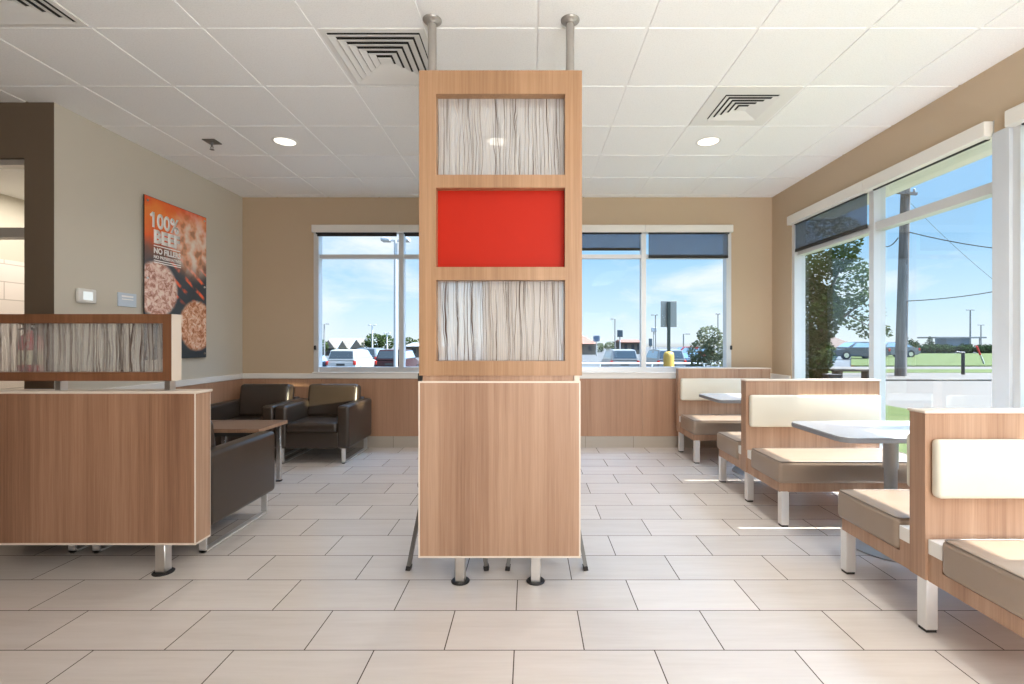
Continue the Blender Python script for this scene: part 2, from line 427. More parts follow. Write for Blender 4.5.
def window_right(n, y0, y1, mull, label):
    z0, z1 = .30, 2.645; x0, x1 = RW+.027, RW+.127
    bm = newbm(); fw = .05
    box(bm, x0-.02, x1, y0, y0+fw*.3, z0, z1); box(bm, x0-.02, x1, y1-fw, y1, z0, z1)
    a0, a1 = y0+fw*.3, y1-fw
    box(bm, x0, x1, a0, a1, z0, z0+.06); box(bm, x0, x1, a0, a1, z1-.05, z1)
    box(bm, x0, x1, mull-.029, mull+.029, z0+.06, z1-.05)
    for a, b in ((a0, mull-.029), (mull+.029, a1)):
        box(bm, x0+.012, x1, a, b, 2.205, 2.275)
    w = struct('window_%d' % n, bm, M['alu'], label)
    for a, b in ((a0, mull-.029), (mull+.029, a1)):
        for lo, hi in ((z0+.06, 2.205), (2.275, z1-.05)):
            obj('glass_pane', box(newbm(), RW+.08, RW+.086, a-.004, b+.004, lo-.004, hi+.004), M['glass'], w)
    return w
window_right(3, 3.045, 5.40, 4.176, 'tall window behind the middle and far booths')
window_right(4, .55, 2.94, 1.75, 'tall window beside the near booth')
window_right(5, -2.1, .30, -.9, 'tall window behind the camera')
struct('trim_7', box(newbm(), RW-.012, RW+.05, 2.935, 3.05, .30, 2.56, .004, 1), plain('post_paint', (.58, .61, .64, 1), .45, .1), 'pale post between the two tall windows')

# roller shades
def shade_far(x0, x1, drop, label, clip=None):
    """drop: z of the bottom bar"""
    r = thing('roller_shade', label, 'window shade', ((x0+x1)/2, FAR, 2.60), 0, 'roller shades')
    w = (x1-x0)/2
    obj('valance', box(newbm(), -w+.001, w-.001, -.075, -.009, -.046, .042, .004, 1), M['valance'], r)
    bm = newbm(); cyl(bm, (-w+.045, -.04, -.045), (w-.04, -.04, -.045), .018); obj('roller', bm, M['black'], r)
    f = obj('shade_cloth', box(newbm(), -w+.05, w-.045, -.026, -.0245, drop-2.60, -.045), M['shade'], r)
    obj('bottom_bar', box(newbm(), -w+.05, w-.045, -.034, -.018, drop-2.60-.02, drop-2.60+.012, .004, 1), M['gapdark'], r)
    if clip:
        obj('chain_clip', box(newbm(), clip-.012, clip+.012, -.03, -.008, Z(348, FAR)-.02-2.60, Z(348, FAR)+.03-2.60, .006, 2), M['black'], r)
    return r
shade_far(FW[0][0], -1.528, 2.535, 'rolled-up shade in an ivory valance over the left half of the left window', clip=-.50)
shade_far(-1.528, FW[0][1], 2.535, 'rolled-up shade in an ivory valance over the window half nearest the divider')
shade_far(FW[1][0], 1.372, 2.365, 'half-lowered dark mesh shade just right of the tall divider')
shade_far(1.372, FW[1][1], 2.275, 'dark mesh shade lowered to the transom at the far right corner window', clip=.515)
def shade_right(y0, y1, drop, label, full_valance=True):
    r = thing('roller_shade', label, 'window shade', (RW, (y0+y1)/2, 2.60), 0, 'roller shades')
    w = (y1-y0)/2
    obj('valance', box(newbm(), -.052, .024, -w+.001, w-.001, -.055, .042, .004, 1), M['valance'], r)
    bm = newbm(); cyl(bm, (.015, -w+.05, -.045), (.015, w-.05, -.045), .018); obj('roller', bm, M['black'], r)
    obj('shade_cloth', box(newbm(), .018, .0195, -w+.04, w-.05, drop-2.60, -.04), M['shade'], r)
    obj('bottom_bar', box(newbm(), .011, .026, -w+.04, w-.05, drop-2.60-.022, drop-2.60+.012, .004, 1), M['gapdark'], r)
    return r
shade_right(4.176, 5.40, 2.265, 'dark mesh shade lowered to the transom in front of the leafy tree')
shade_right(3.055, 4.176, 2.57, 'rolled-up shade in an ivory valance over the pane showing the utility pole')
shade_right(1.75, 2.93, 2.57, 'rolled-up shade valance at the right picture edge above the near booth')

# ------------------------------------------------------------------ tall divider in the middle
TY = 2.49
tw = thing('room_divider', 'tall wood divider with a red panel standing alone in the middle of the room', 'room divider', (-.148, TY+.06, 0))
ox, oy = .148, -(TY+.06)
def lb(bm, x0, x1, y0, y1, z0, z1, bev=0, seg=1): return box(bm, x0+ox, x1+ox, y0+oy, y1+oy, z0, z1, bev, seg)
x0, x1 = X(418.3, TY), X(580.6, TY)
obj('cabinet_panel', lb(newbm(), x0+.008, x1-.008, TY+.001, TY+.123, .165, 1.049), M['wood'], tw)
bm = newbm()
for a in ((x0, x0+.008, .156, 1.058), (x1-.008, x1, .156, 1.058)): lb(bm, a[0], a[1], TY, TY+.124, a[2], a[3])
lb(bm, x0+.008, x1-.008, TY, TY+.124, .156, .165); lb(bm, x0+.008, x1-.008, TY, TY+.124, 1.049, 1.058)
obj('edge_band', bm, M['edge'], tw, 'pale edge band around the lower panel')
obj('plinth_strip', lb(newbm(), x0+.02, x1-.035, TY+.012, TY+.11, 1.058, 1.086), M['wood'], tw)
obj('end_bracket', lb(newbm(), x1-.033, x1-.004, TY+.004, TY+.11, 1.058, 1.098, .002), M['edge'], tw, 'pale corner bracket')
obj('end_bracket', lb(newbm(), x0-.004, x0+.016, TY+.004, TY+.11, 1.058, 1.098, .002), M['black'], tw, 'black corner bracket')
u0, u1 = X(419, TY), X(582, TY)
o0, o1 = X(436, TY), X(565, TY)
zz = [Z(p, TY) for p in (375.6, 361, 279.9, 267, 187.6, 174.7, 93.8, 70.3)]
bm = newbm(); y0, y1 = TY, TY+.15
lb(bm, u0, o0, y0, y1, zz[0], zz[7]); lb(bm, o1, u1, y0, y1, zz[0], zz[7])
for a, b in ((0, 1), (2, 3), (4, 5), (6, 7)): lb(bm, o0, o1, y0, y1, zz[a], zz[b])
obj('screen_frame', bm, M['wood_warm'], tw)
for (a, b, mt, nm, lab) in ((1, 2, M['thatch'], 'reed_panel', 'lower clear panel with brown reeds set in it'), (3, 4, M['red'], 'red_panel', 'solid red inset panel'), (5, 6, M['thatch'], 'reed_panel', 'upper clear panel with brown reeds set in it')):
    obj(nm, lb(newbm(), o0-.004, o1+.004, TY+.05, TY+.056, zz[a]-.004, zz[b]+.004), mt, tw, lab)
for px in (460.5, 535.6):
    lx = X(px, TY+.075)
    bm = newbm(); lb(bm, lx-.026, lx+.026, TY+.05, TY+.10, 0.006, .16, .004, 1)
    lg = obj('leg', bm, M['steel'], tw)
    bm = newbm(); lathe(bm, [(.048, 0.0), (.049, .004), (.044, .009), (.03, .010)], 24, (lx+ox, TY+.075+oy, 0.0))
    obj('floor_flange', bm, M['black'], lg)
for px in (432.3, 570.2):
    lx = X(px, 2.617)
    bm = newbm(); cyl(bm, (lx+ox, 2.617+oy, zz[7]), (lx+ox, 2.617+oy, CEIL-.004), .0225, seg=20)
    pp = obj('ceiling_pipe', bm, M['dull'], tw)
    bm = newbm(); lathe(bm, [(.028, -.024), (.034, -.016), (.044, -.012), (.05, -.006), (.051, -.001)], 24, (lx+ox, 2.617+oy, CEIL-.002))
    obj('ceiling_flange', bm, M['dull'], pp)

# chairs parked behind the divider, only their feet show
def metal_chair(xc, label):
    r = thing('metal_chair', label, 'chair', (xc, 2.86, 0), 0, 'metal chairs behind the divider')
    h = .215
    for sx in (-1, 1):
        for (yb, yt) in ((-.16, -.10), (.22, .14)):
            bm = newbm(); bar(bm, (sx*h, yb, .018), (sx*(h-.075), yt, .44), .020, .036)
            l = obj('leg', bm, M['gun'], r)
            bm = newbm(); bar(bm, (sx*(h+.0015), yb-.001, 0), (sx*(h-.003), yb, .024), .026, .042); obj('foot_cap', bm, M['darkcap'], l)
    obj('seat', box(newbm(), -.175, .175, -.14, .20, .44, .475, .012, 2), M['leather'], r)
    obj('backrest', box(newbm(), -.165, .165, .175, .20, .62, .86, .01, 2), M['leather'], r)
    for sx in (-1, 1):
        bm = newbm(); bar(bm, (sx*.15, .185, .46), (sx*.15, .205, .80), .018, .018); obj('back_post', bm, M['steel'], r)
    return r
metal_chair(-.450, 'metal-legged chair whose splayed foot shows left of the divider base')
metal_chair(.0975, 'metal-legged chair whose splayed foot shows right of the divider base')

# ------------------------------------------------------------------ low partition at left
PYF = 2.60
pt = thing('low_partition', 'low wood partition on steel legs at the left, topped by a reed screen', 'partition', (-2.6, PYF+.06, 0))
px0, px1 = -3.75, -1.777
def pb(bm, x0, x1, y0, y1, z0, z1, bev=0, seg=1): return box(bm, x0+2.6, x1+2.6, y0-PYF-.06, y1-PYF-.06, z0, z1, bev, seg)
obj('cabinet_panel', pb(newbm(), px0, px1-.008, PYF+.001, PYF+.122, .186, .982), wood('laminate_wood_shaded', (.43, .245, .152, 1), (.32, .168, .098, 1), (.215, .106, .06, 1)), pt)  # the divider's laminate, darkened for the dimmer left side
bm = newbm()
pb(bm, px0, px1+.01, PYF-.006, PYF+.129, .982, .996, .003)
pb(bm, px0, px1, PYF, PYF+.123, .176, .186)
pb(bm, px1-.007, px1, PYF, PYF+.003, .186, .982); pb(bm, px1-.007, px1, PYF+.120, PYF+.123, .186, .982)
obj('edge_band', bm, M['edge'], pt, 'pale cap and edge band')
obj('end_panel', pb(newbm(), px1-.008, px1, PYF+.003, PYF+.120, .186, .982), M['wood'], pt)  # same laminate left lighter, as the windows light this end
for lx in (X(163.5, PYF+.065), -3.1, -3.65):
    bm = newbm(); pb(bm, lx-.028, lx+.028, PYF+.038, PYF+.092, .008, .18, .004)
    lg = obj('leg', bm, M['steel'], pt)
    bm = newbm(); lathe(bm, [(.052, 0), (.053, .005), (.046, .010), (.03, .011)], 24, (lx+2.6, .005, 0)); obj('floor_flange', bm, M['black'], lg)
s0, s1 = 1.049, 1.408; sx1 = -1.917; SY = PYF+.02
a0, a1, a2 = Z(372.3, SY), Z(323.2, SY), X(162.7, SY)
bm = newbm()
pb(bm, px0, sx1-.003, SY, SY+.072, s0, a0); pb(bm, px0, sx1-.003, SY, SY+.072, a1, s1); pb(bm, a2, sx1-.003, SY, SY+.072, a0, a1)
sf = obj('screen_frame', bm, M['wood_dimmed'], pt, 'shade-darkened wood screen frame')
obj('screen_end_lit', pb(newbm(), sx1-.003, sx1, SY, SY+.072, s0, s1), M['edge'], sf)  # same wood as the frame, drawn pale for the window light on it
obj('reed_panel', pb(newbm(), px0, a2+.004, SY+.035, SY+.041, a0-.004, a1+.004), mk_thatch('clear_reed_panel', .82, (.80, .77, .73, 1)), pt)
for lx in (X(61.5, SY+.035), X(170, SY+.035), -3.4):
    bm = newbm(); pb(bm, lx-.014, lx+.014, SY+.014, SY+.058, .996, s0+.004)
    obj('screen_post', bm, M['steel'], pt)

# ------------------------------------------------------------------ booths
BX0, BX1 = 1.697, 2.745
def booth(yc, label, rear=True):
    """local: x 0 = left end, y 0 = middle of the back panel"""
    r = thing('booth_bench', label, 'booth bench', (BX0, yc, 0), 0, 'restaurant booths along the window wall')
    L = BX1-BX0
    obj('back_panel', box(newbm(), 0, L, -.044, .044, .237, .952, .002, 1), M['wood'], r)
    obj('top_cap', box(newbm(), -.006, L+.006, -.050, .050, .952, .964, .004, 2), M['edge'], r)
    sides = (-1, 1) if rear else (-1,)
    for s in sides:
        def yb(bm, x0, x1, a, b, z0, z1, bev=0, seg=2):
            y0, y1 = sorted((s*a, s*b)); return box(bm, x0, x1, y0, y1, z0, z1, bev, seg)
        bm = newbm(); yb(bm, .012, L-.012, .044, .53, .235, .298); yb(bm, .012, L-.012, .046, .116, .298, .352)
        fr = obj('seat_frame', bm, M['wood'], r)
        bm = newbm(); yb(bm, .010, L-.010, .046, .117, .352, .415, .002, 1)
        obj('filler_strip', bm, M['white'], fr, 'white filler strip behind the cushion')
        bm = newbm(); yb(bm, -.002, L+.002, .118, .560, .296, .447, .026, 4)
        cu = obj('seat_cushion', bm, M['vinyl'], r, 'taupe vinyl seat cushion')
        pts = [Vector((x, s*y, .4435)) for x, y in rrect(.006, L-.006, .126, .552, .02, 4)]
        bm = newbm(); tube(bm, pts, .0036, 6, True); obj('piping', bm, M['piping'], cu)
        bm = newbm(); yb(bm, .018, L-.018, .044, .094, .598, .846, .02, 4)
        bc = obj('back_cushion', bm, M['cream'], r, 'cream vinyl back cushion')
        pts = [Vector((x, s*.0885, z)) for x, z in rrect(.028, L-.028, .608, .836, .016, 4)]
        bm = newbm(); tube(bm, pts, .0028, 6, True); obj('piping', bm, M['cream'], bc)
    for lx in (.045, L-.045):
        for ly in ((-.52, 0, .53) if rear else (-.52, 0)):
            bm = newbm(); box(bm, lx-.026, lx+.026, ly-.026, ly+.026, .012, .238, .003, 1)
            lg = obj('leg', bm, M['legwhite'], r)
            obj('foot_pad', box(newbm(), lx-.022, lx+.022, ly-.022, ly+.022, 0, .012), M['darkcap'], lg)
    return r
booth(5.592, 'booth bench farthest from the camera, against the far wall under the window', rear=False)
booth(3.862, 'middle double-sided booth bench with sun on its seat')
booth(2.134, 'near double-sided booth bench cut off by the right picture edge')

def booth_table(yc, label):
    r = thing('booth_table', label, 'table', (1.728, yc, 0), 0, 'grey booth tables')
    L = RW-.03-1.728
    obj('table_top', prism(newbm(), rrect(.004, L-.004, -.291, .291, .072, 8), .704, .7305, .002, 1), M['grey_top'], r)
    obj('edge_band', prism(newbm(), rrect(0, L, -.295, .295, .075, 8), .7, .7285, .004, 2), M['grey_edge'], r)
    lx = .477
    bm = newbm(); cyl(bm, (lx, 0, .02), (lx, 0, .50), .034, seg=24); cyl(bm, (lx, 0, .49), (lx, 0, .70), .040, seg=24)
    obj('column', bm, M['pillar'], r)
    bm = newbm(); lathe(bm, [(.22, 0), (.222, .008), (.19, .018), (.06, .03), (.045, .04)], 32, (lx, 0, 0)); obj('base', bm, M['pillar'], r)
    return r
booth_table(4.727, 'grey booth table between the far and the middle booth bench')
booth_table(2.975, 'grey booth table between the middle and the near booth bench')

# ------------------------------------------------------------------ armchairs and coffee tables
def armchair(loc, rz, label):
    r = thing('armchair', label, 'armchair', loc, rz, 'dark brown leather armchairs')
    W, D = .385, .375
    obj('seat_base', box(newbm(), -W+.115, W-.115, -D+.012, D-.02, .158, .325, .012, 3), M['leather'], r)
    bm = newbm(); box(bm, -W+.122, W-.122, -D-.004, D-.19, .322, .425, .034, 5); obj('seat_cushion', bm, M['leather'], r)
    for s in (-1, 1):
        x0, x1 = sorted((s*(W-.125), s*W))
        bm = newbm(); box(bm, x0, x1, -D, D, .158, .602, .032, 5); obj('armrest', bm, M['leather'], r)
    obj('back_frame', box(newbm(), -W+.06, W-.06, D-.11, D, .165, .62, .03, 4), M['leather'], r)
    rot = Matrix.Rotation(math.radians(-9), 4, 'X')
    bm = newbm(); box(bm, -.285, .285, D-.235, D-.07, .40, .775, .045, 5, rot); obj('back_cushion', bm, M['leather'], r)
    for s in (-1, 1):
        bm = newbm(); xx = s*.318
        box(bm, xx-.02, xx+.02, -D+.035, D-.03, .005, .017)
        box(bm, xx-.02, xx+.02, -D+.035, -D+.047, .005, .162); box(bm, xx-.02, xx+.02, D-.042, D-.03, .005, .162)
        rn = obj('sled_leg', bm, M['legwhite'], r)
        for g0_ in (-D+.03, D-.07): obj('glide', box(newbm(), xx-.010, xx+.010, g0_, g0_+.04, 0, .006), M['darkcap'], rn)
    return r
armchair((-3.013, 5.385, 0), 0, 'dark brown leather armchair in the far left room corner')
armchair((-2.236, 5.385, 0), 0, 'dark brown leather armchair against the far wall, right of the corner one')
armchair((-2.262, 3.25, 0), PI, 'dark leather armchair right behind the low partition, its side toward the aisle')
armchair((-3.040, 3.25, 0), PI, 'dark leather armchair almost wholly hidden behind the low partition, beside the entry wall')

def coffee_table(x0, x1, label):
    xc = (x0+x1)/2; w = (x1-x0)/2; h = .235
    r = thing('coffee_table', label, 'coffee table', (xc, 4.225, 0), 0, 'low wood coffee tables')
    obj('table_top', box(newbm(), -w, w, -h, h, .520, .546, .003, 1), M['wood_top'], r)
    obj('edge_band', box(newbm(), -w-.002, w+.002, -h-.002, h+.002, .516, .542), M['wood'], r)
    for a_ in (-h+.03, h-.05): obj('apron', box(newbm(), -w+.06, w-.06, a_, a_+.02, .480, .516), M['gapdark'], r)
    for sx in (-1, 1):
        for sy in (-1, 1):
            lx, ly = sx*(w-.05), sy*(h-.045)
            lg = obj('leg', box(newbm(), lx-.018, lx+.018, ly-.018, ly+.018, .012, .516, .002, 1), M['chrome'], r)
            obj('foot_pad', box(newbm(), lx-.02, lx+.02, ly-.02, ly+.02, 0, .012), M['darkcap'], lg)
    return r
coffee_table(-2.805, -2.21, 'low wood coffee table in front of the armchair nearest the window')
coffee_table(-3.405, -2.812, 'low wood coffee table against the left wall, mostly behind the partition')

# ------------------------------------------------------------------ ceiling things
def vent(cell, half, n, label):
    i, j = cell; xc = GX+(i+.5)*G; yc = GY+(j+.5)*G
    r = thing('ceiling_vent', label, 'ceiling vent', (xc, yc, CEIL), 0, 'square ceiling vents')
    e = G/2-.011
    bm = newbm()   # face plate as four boards around the throat
    box(bm, -e, e, -e, -half, -.004, .004); box(bm, -e, e, half, e, -.004, .004)
    box(bm, -e, -half, -half, half, -.004, .004); box(bm, half, e, -half, half, -.004, .004)
    obj('face_plate', bm, M['vent'], r)
    obj('throat', box(newbm(), -half, half, -half, half, .0015, .0035), M['gapdark'], r)
    for k in range(n):
        a = half*(1-k/n)-.004
        w = half/n*.80
        bm = newbm(); t = bmesh.new()
        o = [(-a, -a), (a, -a), (a, a), (-a, a)]; b = a-w
        q = [(-b, -b), (b, -b), (b, b), (-b, b)]
        vo = [t.verts.new((x, y, -.014)) for x, y in o]; vi = [t.verts.new((x, y, -.003)) for x, y in q]
        vo2 = [t.verts.new((x, y, -.012)) for x, y in o]; vi2 = [t.verts.new((x, y, -.001)) for x, y in q]
        for m in range(4):
            m2 = (m+1) % 4
            t.faces.new((vo[m], vo[m2], vi[m2], vi[m])); t.faces.new((vo2[m2], vo2[m], vi2[m], vi2[m2]))
            t.faces.new((vo[m2], vo[m], vo2[m], vo2[m2])); t.faces.new((vi[m], vi[m2], vi2[m2], vi2[m]))
        merge(bm, t)
        obj('louver_ring', bm, M['vent'], r, smooth=False)
    obj('centre_plate', box(newbm(), -.03, .03, -.03, .03, -.014, -.009), M['vent'], r)
    return r
vent((0, 0), .262, 6, 'square louvred ceiling vent just left of the tall divider')
vent((-3, -1), .262, 6, 'square louvred ceiling vent cut off at the top left picture corner')
vent((4, 1), .19, 5, 'smaller square louvred ceiling vent above the booths')

def downlight(x, y, label):
    r = thing('ceiling_downlight', label, 'ceiling light', (x, y, CEIL), 0, 'round recessed downlights')
    bm = newbm(); t = bmesh.new()
    seg = 32; rings = []
    for rr, zz_ in ((.105, -.002), (.105, -.006), (.092, -.009), (.084, -.003)):
        rings.append([t.verts.new((rr*math.cos(2*PI*k/seg), rr*math.sin(2*PI*k/seg), zz_)) for k in range(seg)])
    for a, b in zip(rings, rings[1:]):
        for k in range(seg): t.faces.new((a[k], a[(k+1) % seg], b[(k+1) % seg], b[k]))
    merge(bm, t); obj('trim_ring', bm, M['vent'], r)
    bm = newbm(); cyl(bm, (0, 0, -.0025), (0, 0, -.005), .085, seg=32); obj('lens', bm, M['lens'], r)
    return r
DL = [(X(285, 4.2), 4.2, 'lit round downlight in the ceiling above the armchairs'), (X(497, 4.2), 4.2, 'lit round downlight seen through the upper reed panel of the divider'), (X(708.3, 4.2), 4.2, 'lit round downlight in the ceiling near the smaller vent')]
for x, y, l in DL: downlight(x, y, l)

sp = thing('sprinkler', 'small fire sprinkler with square plate hanging from the ceiling at left', 'sprinkler', (X(212, 4.2), 4.2, CEIL))
obj('ceiling_plate', box(newbm(), -.055, .055, -.055, .055, -.010, 0, .004, 1), M['gun'], sp)
bm = newbm(); cyl(bm, (0, 0, -.01), (0, 0, -.05), .010, .008, seg=12); obj('nozzle', bm, M['gun'], sp)
bm = newbm(); cyl(bm, (0, 0, -.072), (0, 0, -.075), .018, seg=16); bar(bm, (-.012, 0, -.05), (-.006, 0, -.073), .003, .004); bar(bm, (.012, 0, -.05), (.006, 0, -.073), .003, .004)
obj('deflector', bm, M['gun'], sp)

# ------------------------------------------------------------------ things on the left wall
PW, PH = .822, 1.46; PX = LW+.030; PYL = 4.308; PZ = 1.10
po = thing('wall_poster', 'large food poster reading 100% BEEF on the left wall', 'poster', (PX, PYL, PZ))
obj('print_board', box(newbm(), -.008, 0, 0, PW, 0, PH), M['poster'], po)
obj('board_edge', box(newbm(), -.0085, -.0015, -.003, PW+.003, -.003, PH+.003), M['black'], po)
for y in (.03, PW-.03):
    for z in (.04, PH*.5, PH-.04):
        bm = newbm(); cyl(bm, (-.0298, y, z), (.006, y, z), .011, seg=16); obj('standoff_stud', bm, M['steel'], po)
def lettering(body, y0, y1, z0, z1, parent, mat, bold=.0, name='lettering'):
    cu = bpy.data.curves.new('t', 'FONT'); cu.body = body; cu.size = 1; cu.extrude = .0; cu.offset = bold; cu.resolution_u = 6
    tmp = bpy.data.objects.new('t', cu); COL.objects.link(tmp)
    bpy.context.view_layer.update()
    me = bpy.data.meshes.new_from_object(tmp.evaluated_get(bpy.context.evaluated_depsgraph_get()))
    bpy.data.objects.remove(tmp); bpy.data.curves.remove(cu)
    xs = [v.co.x for v in me.vertices]; ys = [v.co.y for v in me.vertices]
    ax, bx, ay, by = min(xs), max(xs), min(ys), max(ys)
    for v in me.vertices:
        u = (v.co.x-ax)/(bx-ax); w = (v.co.y-ay)/(by-ay)
        v.co = Vector((.0012, y0+u*(y1-y0), z0+w*(z1-z0)))
    bm = newbm(); bm.from_mesh(me); bpy.data.meshes.remove(me)
    r = bmesh.ops.extrude_face_region(bm, geom=bm.faces[:])
    bmesh.ops.translate(bm, vec=(-.001, 0, 0), verts=[v for v in r['geom'] if isinstance(v, bmesh.types.BMVert)])
    return obj(name, bm, mat, parent, smooth=False)
lettering('100%', .088, .42, 1.193, 1.335, po, M['textwhite'], .032)
lettering('BEEF', .105, .435, 1.055, 1.180, po, M['textwhite'], .06)
lettering('NO FILLERS', .105, .445, .962, 1.018, po, M['textwhite'], .04)
lettering('NO PRESERVATIVES', .105, .45, .918, .948, po, M['textwhite'], .03)
bm = newbm(); box(bm, .0002, .0012, .105, .44, 1.030, 1.039); box(bm, .0002, .0012, .105, .45, .897, .905); box(bm, .0002, .0012, .105, .45, .878, .886)
bar(bm, (.0007, .064, 1.292), (.0007, .097, 1.326), .024, .001, (1, 0, 0))
obj('rule_lines', bm, M['textwhite'], po)

th = thing('thermostat', 'white thermostat with a pale screen on the left wall', 'thermostat', (LW, 3.755, 1.612))
obj('housing', box(newbm(), 0, .032, -.078, .078, -.056, .056, .014, 4), M['plastic'], th)
obj('screen', box(newbm(), .031, .0335, -.042, .040, -.032, .032, .001, 1), M['lcd'], th)
pl = thing('wall_plaque', 'small pale blue plaque between the thermostat and the poster', 'plaque', (LW, 4.15, 1.615))
obj('plate', box(newbm(), .0, .010, -.095, .095, -.058, .058, .002, 1), M['plaque'], pl)
bm = newbm(); box(bm, .0095, .0105, -.06, .06, .022, .036); box(bm, .0095, .0105, -.06, .06, .0, .008)
obj('text_lines', bm, M['textwhite'], pl)

ex = thing('fire_extinguisher', 'red fire extinguisher hanging by the doorway, seen through the reed screen', 'fire extinguisher', (X(30.5, 3.43), 3.43, 1.0))
bm = newbm(); lathe(bm, [(.062, 0), (.066, .012), (.066, .25), (.060, .285), (.034, .315), (.018, .325), (.018, .345)], 24); obj('cylinder', bm, M['extred'], ex)
bm = newbm(); lathe(bm, [(.0665, .10), (.0665, .2)], 24); obj('label_band', bm, M['exttag'], ex)
bm = newbm(); box(bm, -.02, .02, -.018, .018, .34, .375, .004, 1); obj('valve', bm, M['steel'], ex)
bm = newbm(); bar(bm, (-.01, 0, .375), (-.10, -.0, .395), .012, .018); bar(bm, (-.01, 0, .36), (-.09, 0, .345), .010, .016); obj('handle', bm, M['black'], ex)
bm = newbm(); tube(bm, [Vector((.015, -.01, .355)), Vector((.06, -.03, .34)), Vector((.078, -.04, .26)), Vector((.076, -.04, .10))], .009, 8); obj('hose', bm, M['black'], ex)
obj('wall_bracket', box(newbm(), -.02, .02, .05, NOOK-3.43, .02, .36), M['black'], ex)

#@@EXT_BEGIN
# ------------------------------------------------------------------ outside
def sstep(a, b, v):
    t = max(0, min(1, (v-a)/(b-a))); return t*t*(3-2*t)
def gz(x, y):
    t = max(0, min(1, (.50*y-x)/max(.12*y, .5)))
    return -.15 - .80*t*t*(3-2*t)*sstep(6.5, 13, y)
def patch(name, pts_x, pts_y, dz, mat, label=None, nx=24, ny=24, fx=None):
    bm = newbm(); g = []
    for j in range(ny+1):
        row = []
        for i in range(nx+1):
            y = pts_y[0]+(pts_y[1]-pts_y[0])*j/ny
            a, b = (fx(y) if fx else pts_x); x = a+(b-a)*i/nx
            row.append(bm.verts.new((x, y, gz(x, y)+dz)))
        g.append(row)
    for j in range(ny):
        for i in range(nx): bm.faces.new((g[j][i], g[j][i+1], g[j+1][i+1], g[j+1][i]))
    r = bmesh.ops.extrude_face_region(bm, geom=bm.faces[:])
    bmesh.ops.translate(bm, vec=(0, 0, -.15-max(dz, 0)), verts=[v for v in r['geom'] if isinstance(v, bmesh.types.BMVert)])
    return struct(name, bm, mat, label, smooth=True)
M['asphalt'] = plain('sunlit_concrete', (.085, .081, .074, 1), .85, 0, .2, .10, .5)
M['roadc'] = plain('pale_road', (.118, .098, .075, 1), .85, 0, .2, .06, .4)
M['walkc'] = plain('beige_sidewalk', (.118, .099, .077, 1), .85, 0, .2, .06, .8)
def mk_grass():
    t = NT('mown_grass'); n = t.noise(t.obj(), 1.5, 5, .7); n2 = t.noise(t.obj(), 40, 3)
    c = t.ramp(t.math('ADD', t.math('MULTIPLY', n, .6), t.math('MULTIPLY', n2, .4)), [(.35, (.05, .064, .016, 1)), (.65, (.095, .108, .034, 1))])
    return t.end(t.bsdf(c, .9, 0, .1, bump=n2, bstr=.6, bdist=.02))
M['grass'] = mk_grass()
patch('ground', (-90, 150), (-40, 220), -.02, M['asphalt'], 'sunlit pavement of the parking lot', 60, 65)
patch('lawn', (3.2, 7.8), (-10, 17.5), .03, M['grass'], 'strip of grass along the building', 8, 20)
patch('road', (7.8, 90), (-10, 17.6), .0, M['roadc'], 'pale road beyond the window', 20, 20)
patch('sidewalk', (11, 100), (17.7, 21.5), .05, M['walkc'], 'beige sidewalk with a kerb', 20, 4, lambda y: (y*.60, 110))
patch('lawn_verge', (0, 0), (21.5, 24.2), .06, M['grass'], None, 12, 4, lambda y: (y*.60, 110))
patch('road_far', (0, 0), (24.2, 27.5), .02, M['roadc'], None, 12, 4, lambda y: (y*.60, 110))
patch('lawn_far', (0, 0), (28, 58), .06, M['grass'], None, 12, 12, lambda y: (y*.66, 130))

def PP(px, py, Y): return Vector((X(px, Y), Y, Z(py, Y)))

# foliage
def mk_leaf(name, a, b):
    t = NT(name); n = t.noise(t.obj(), 2.3, 3); 
    c = t.mix(n, a, b)
    d = t.n('ShaderNodeBsdfDiffuse', {0: c}).outputs[0]; tr = t.n('ShaderNodeBsdfTranslucent', {0: c}).outputs[0]
    return t.end(t.n('ShaderNodeMixShader', {0: .3, 1: d, 2: tr}).outputs[0])
M['leaf'] = mk_leaf('broad_leaf', (.024, .040, .010, 1), (.075, .10, .03, 1))
M['leaf2'] = mk_leaf('distant_leaf', (.04, .062, .02, 1), (.085, .11, .04, 1))
M['leaf3'] = mk_leaf('silvery_leaf', (.09, .11, .055, 1), (.20, .21, .14, 1))
M['leafd'] = mk_leaf('conifer_leaf', (.018, .034, .013, 1), (.035, .055, .022, 1))
M['bark'] = plain('tree_bark', (.10, .075, .055, 1), .9, 0, .1, .3, 8)
def leaves(bm, blobs, n, size, rnd):
    tot = sum(b[3]**2*b[4] for b in blobs)
    for (cx, cy, cz, r, w, sq) in blobs:
        for _ in range(int(n*r*r*w/tot)):
            while True:
                p = Vector((rnd.uniform(-1, 1), rnd.uniform(-1, 1), rnd.uniform(-1, 1)))
                if .25 < p.length < 1: break
            p = p.normalized()*(p.length**.5)
            c = Vector((cx+p.x*r, cy+p.y*r, cz+p.z*r*sq))
            a = Vector((rnd.uniform(-1, 1), rnd.uniform(-1, 1), rnd.uniform(-.6, .6))).normalized()
            b = a.cross(Vector((rnd.uniform(-1, 1), rnd.uniform(-1, 1), rnd.uniform(-1, 1))).normalized())
            s = size*rnd.uniform(.6, 1.3)
            v = [bm.verts.new(c+a*s), bm.verts.new(c+b*s*.55), bm.verts.new(c-a*s), bm.verts.new(c-b*s*.55)]
            bm.faces.new(v)
    return bm
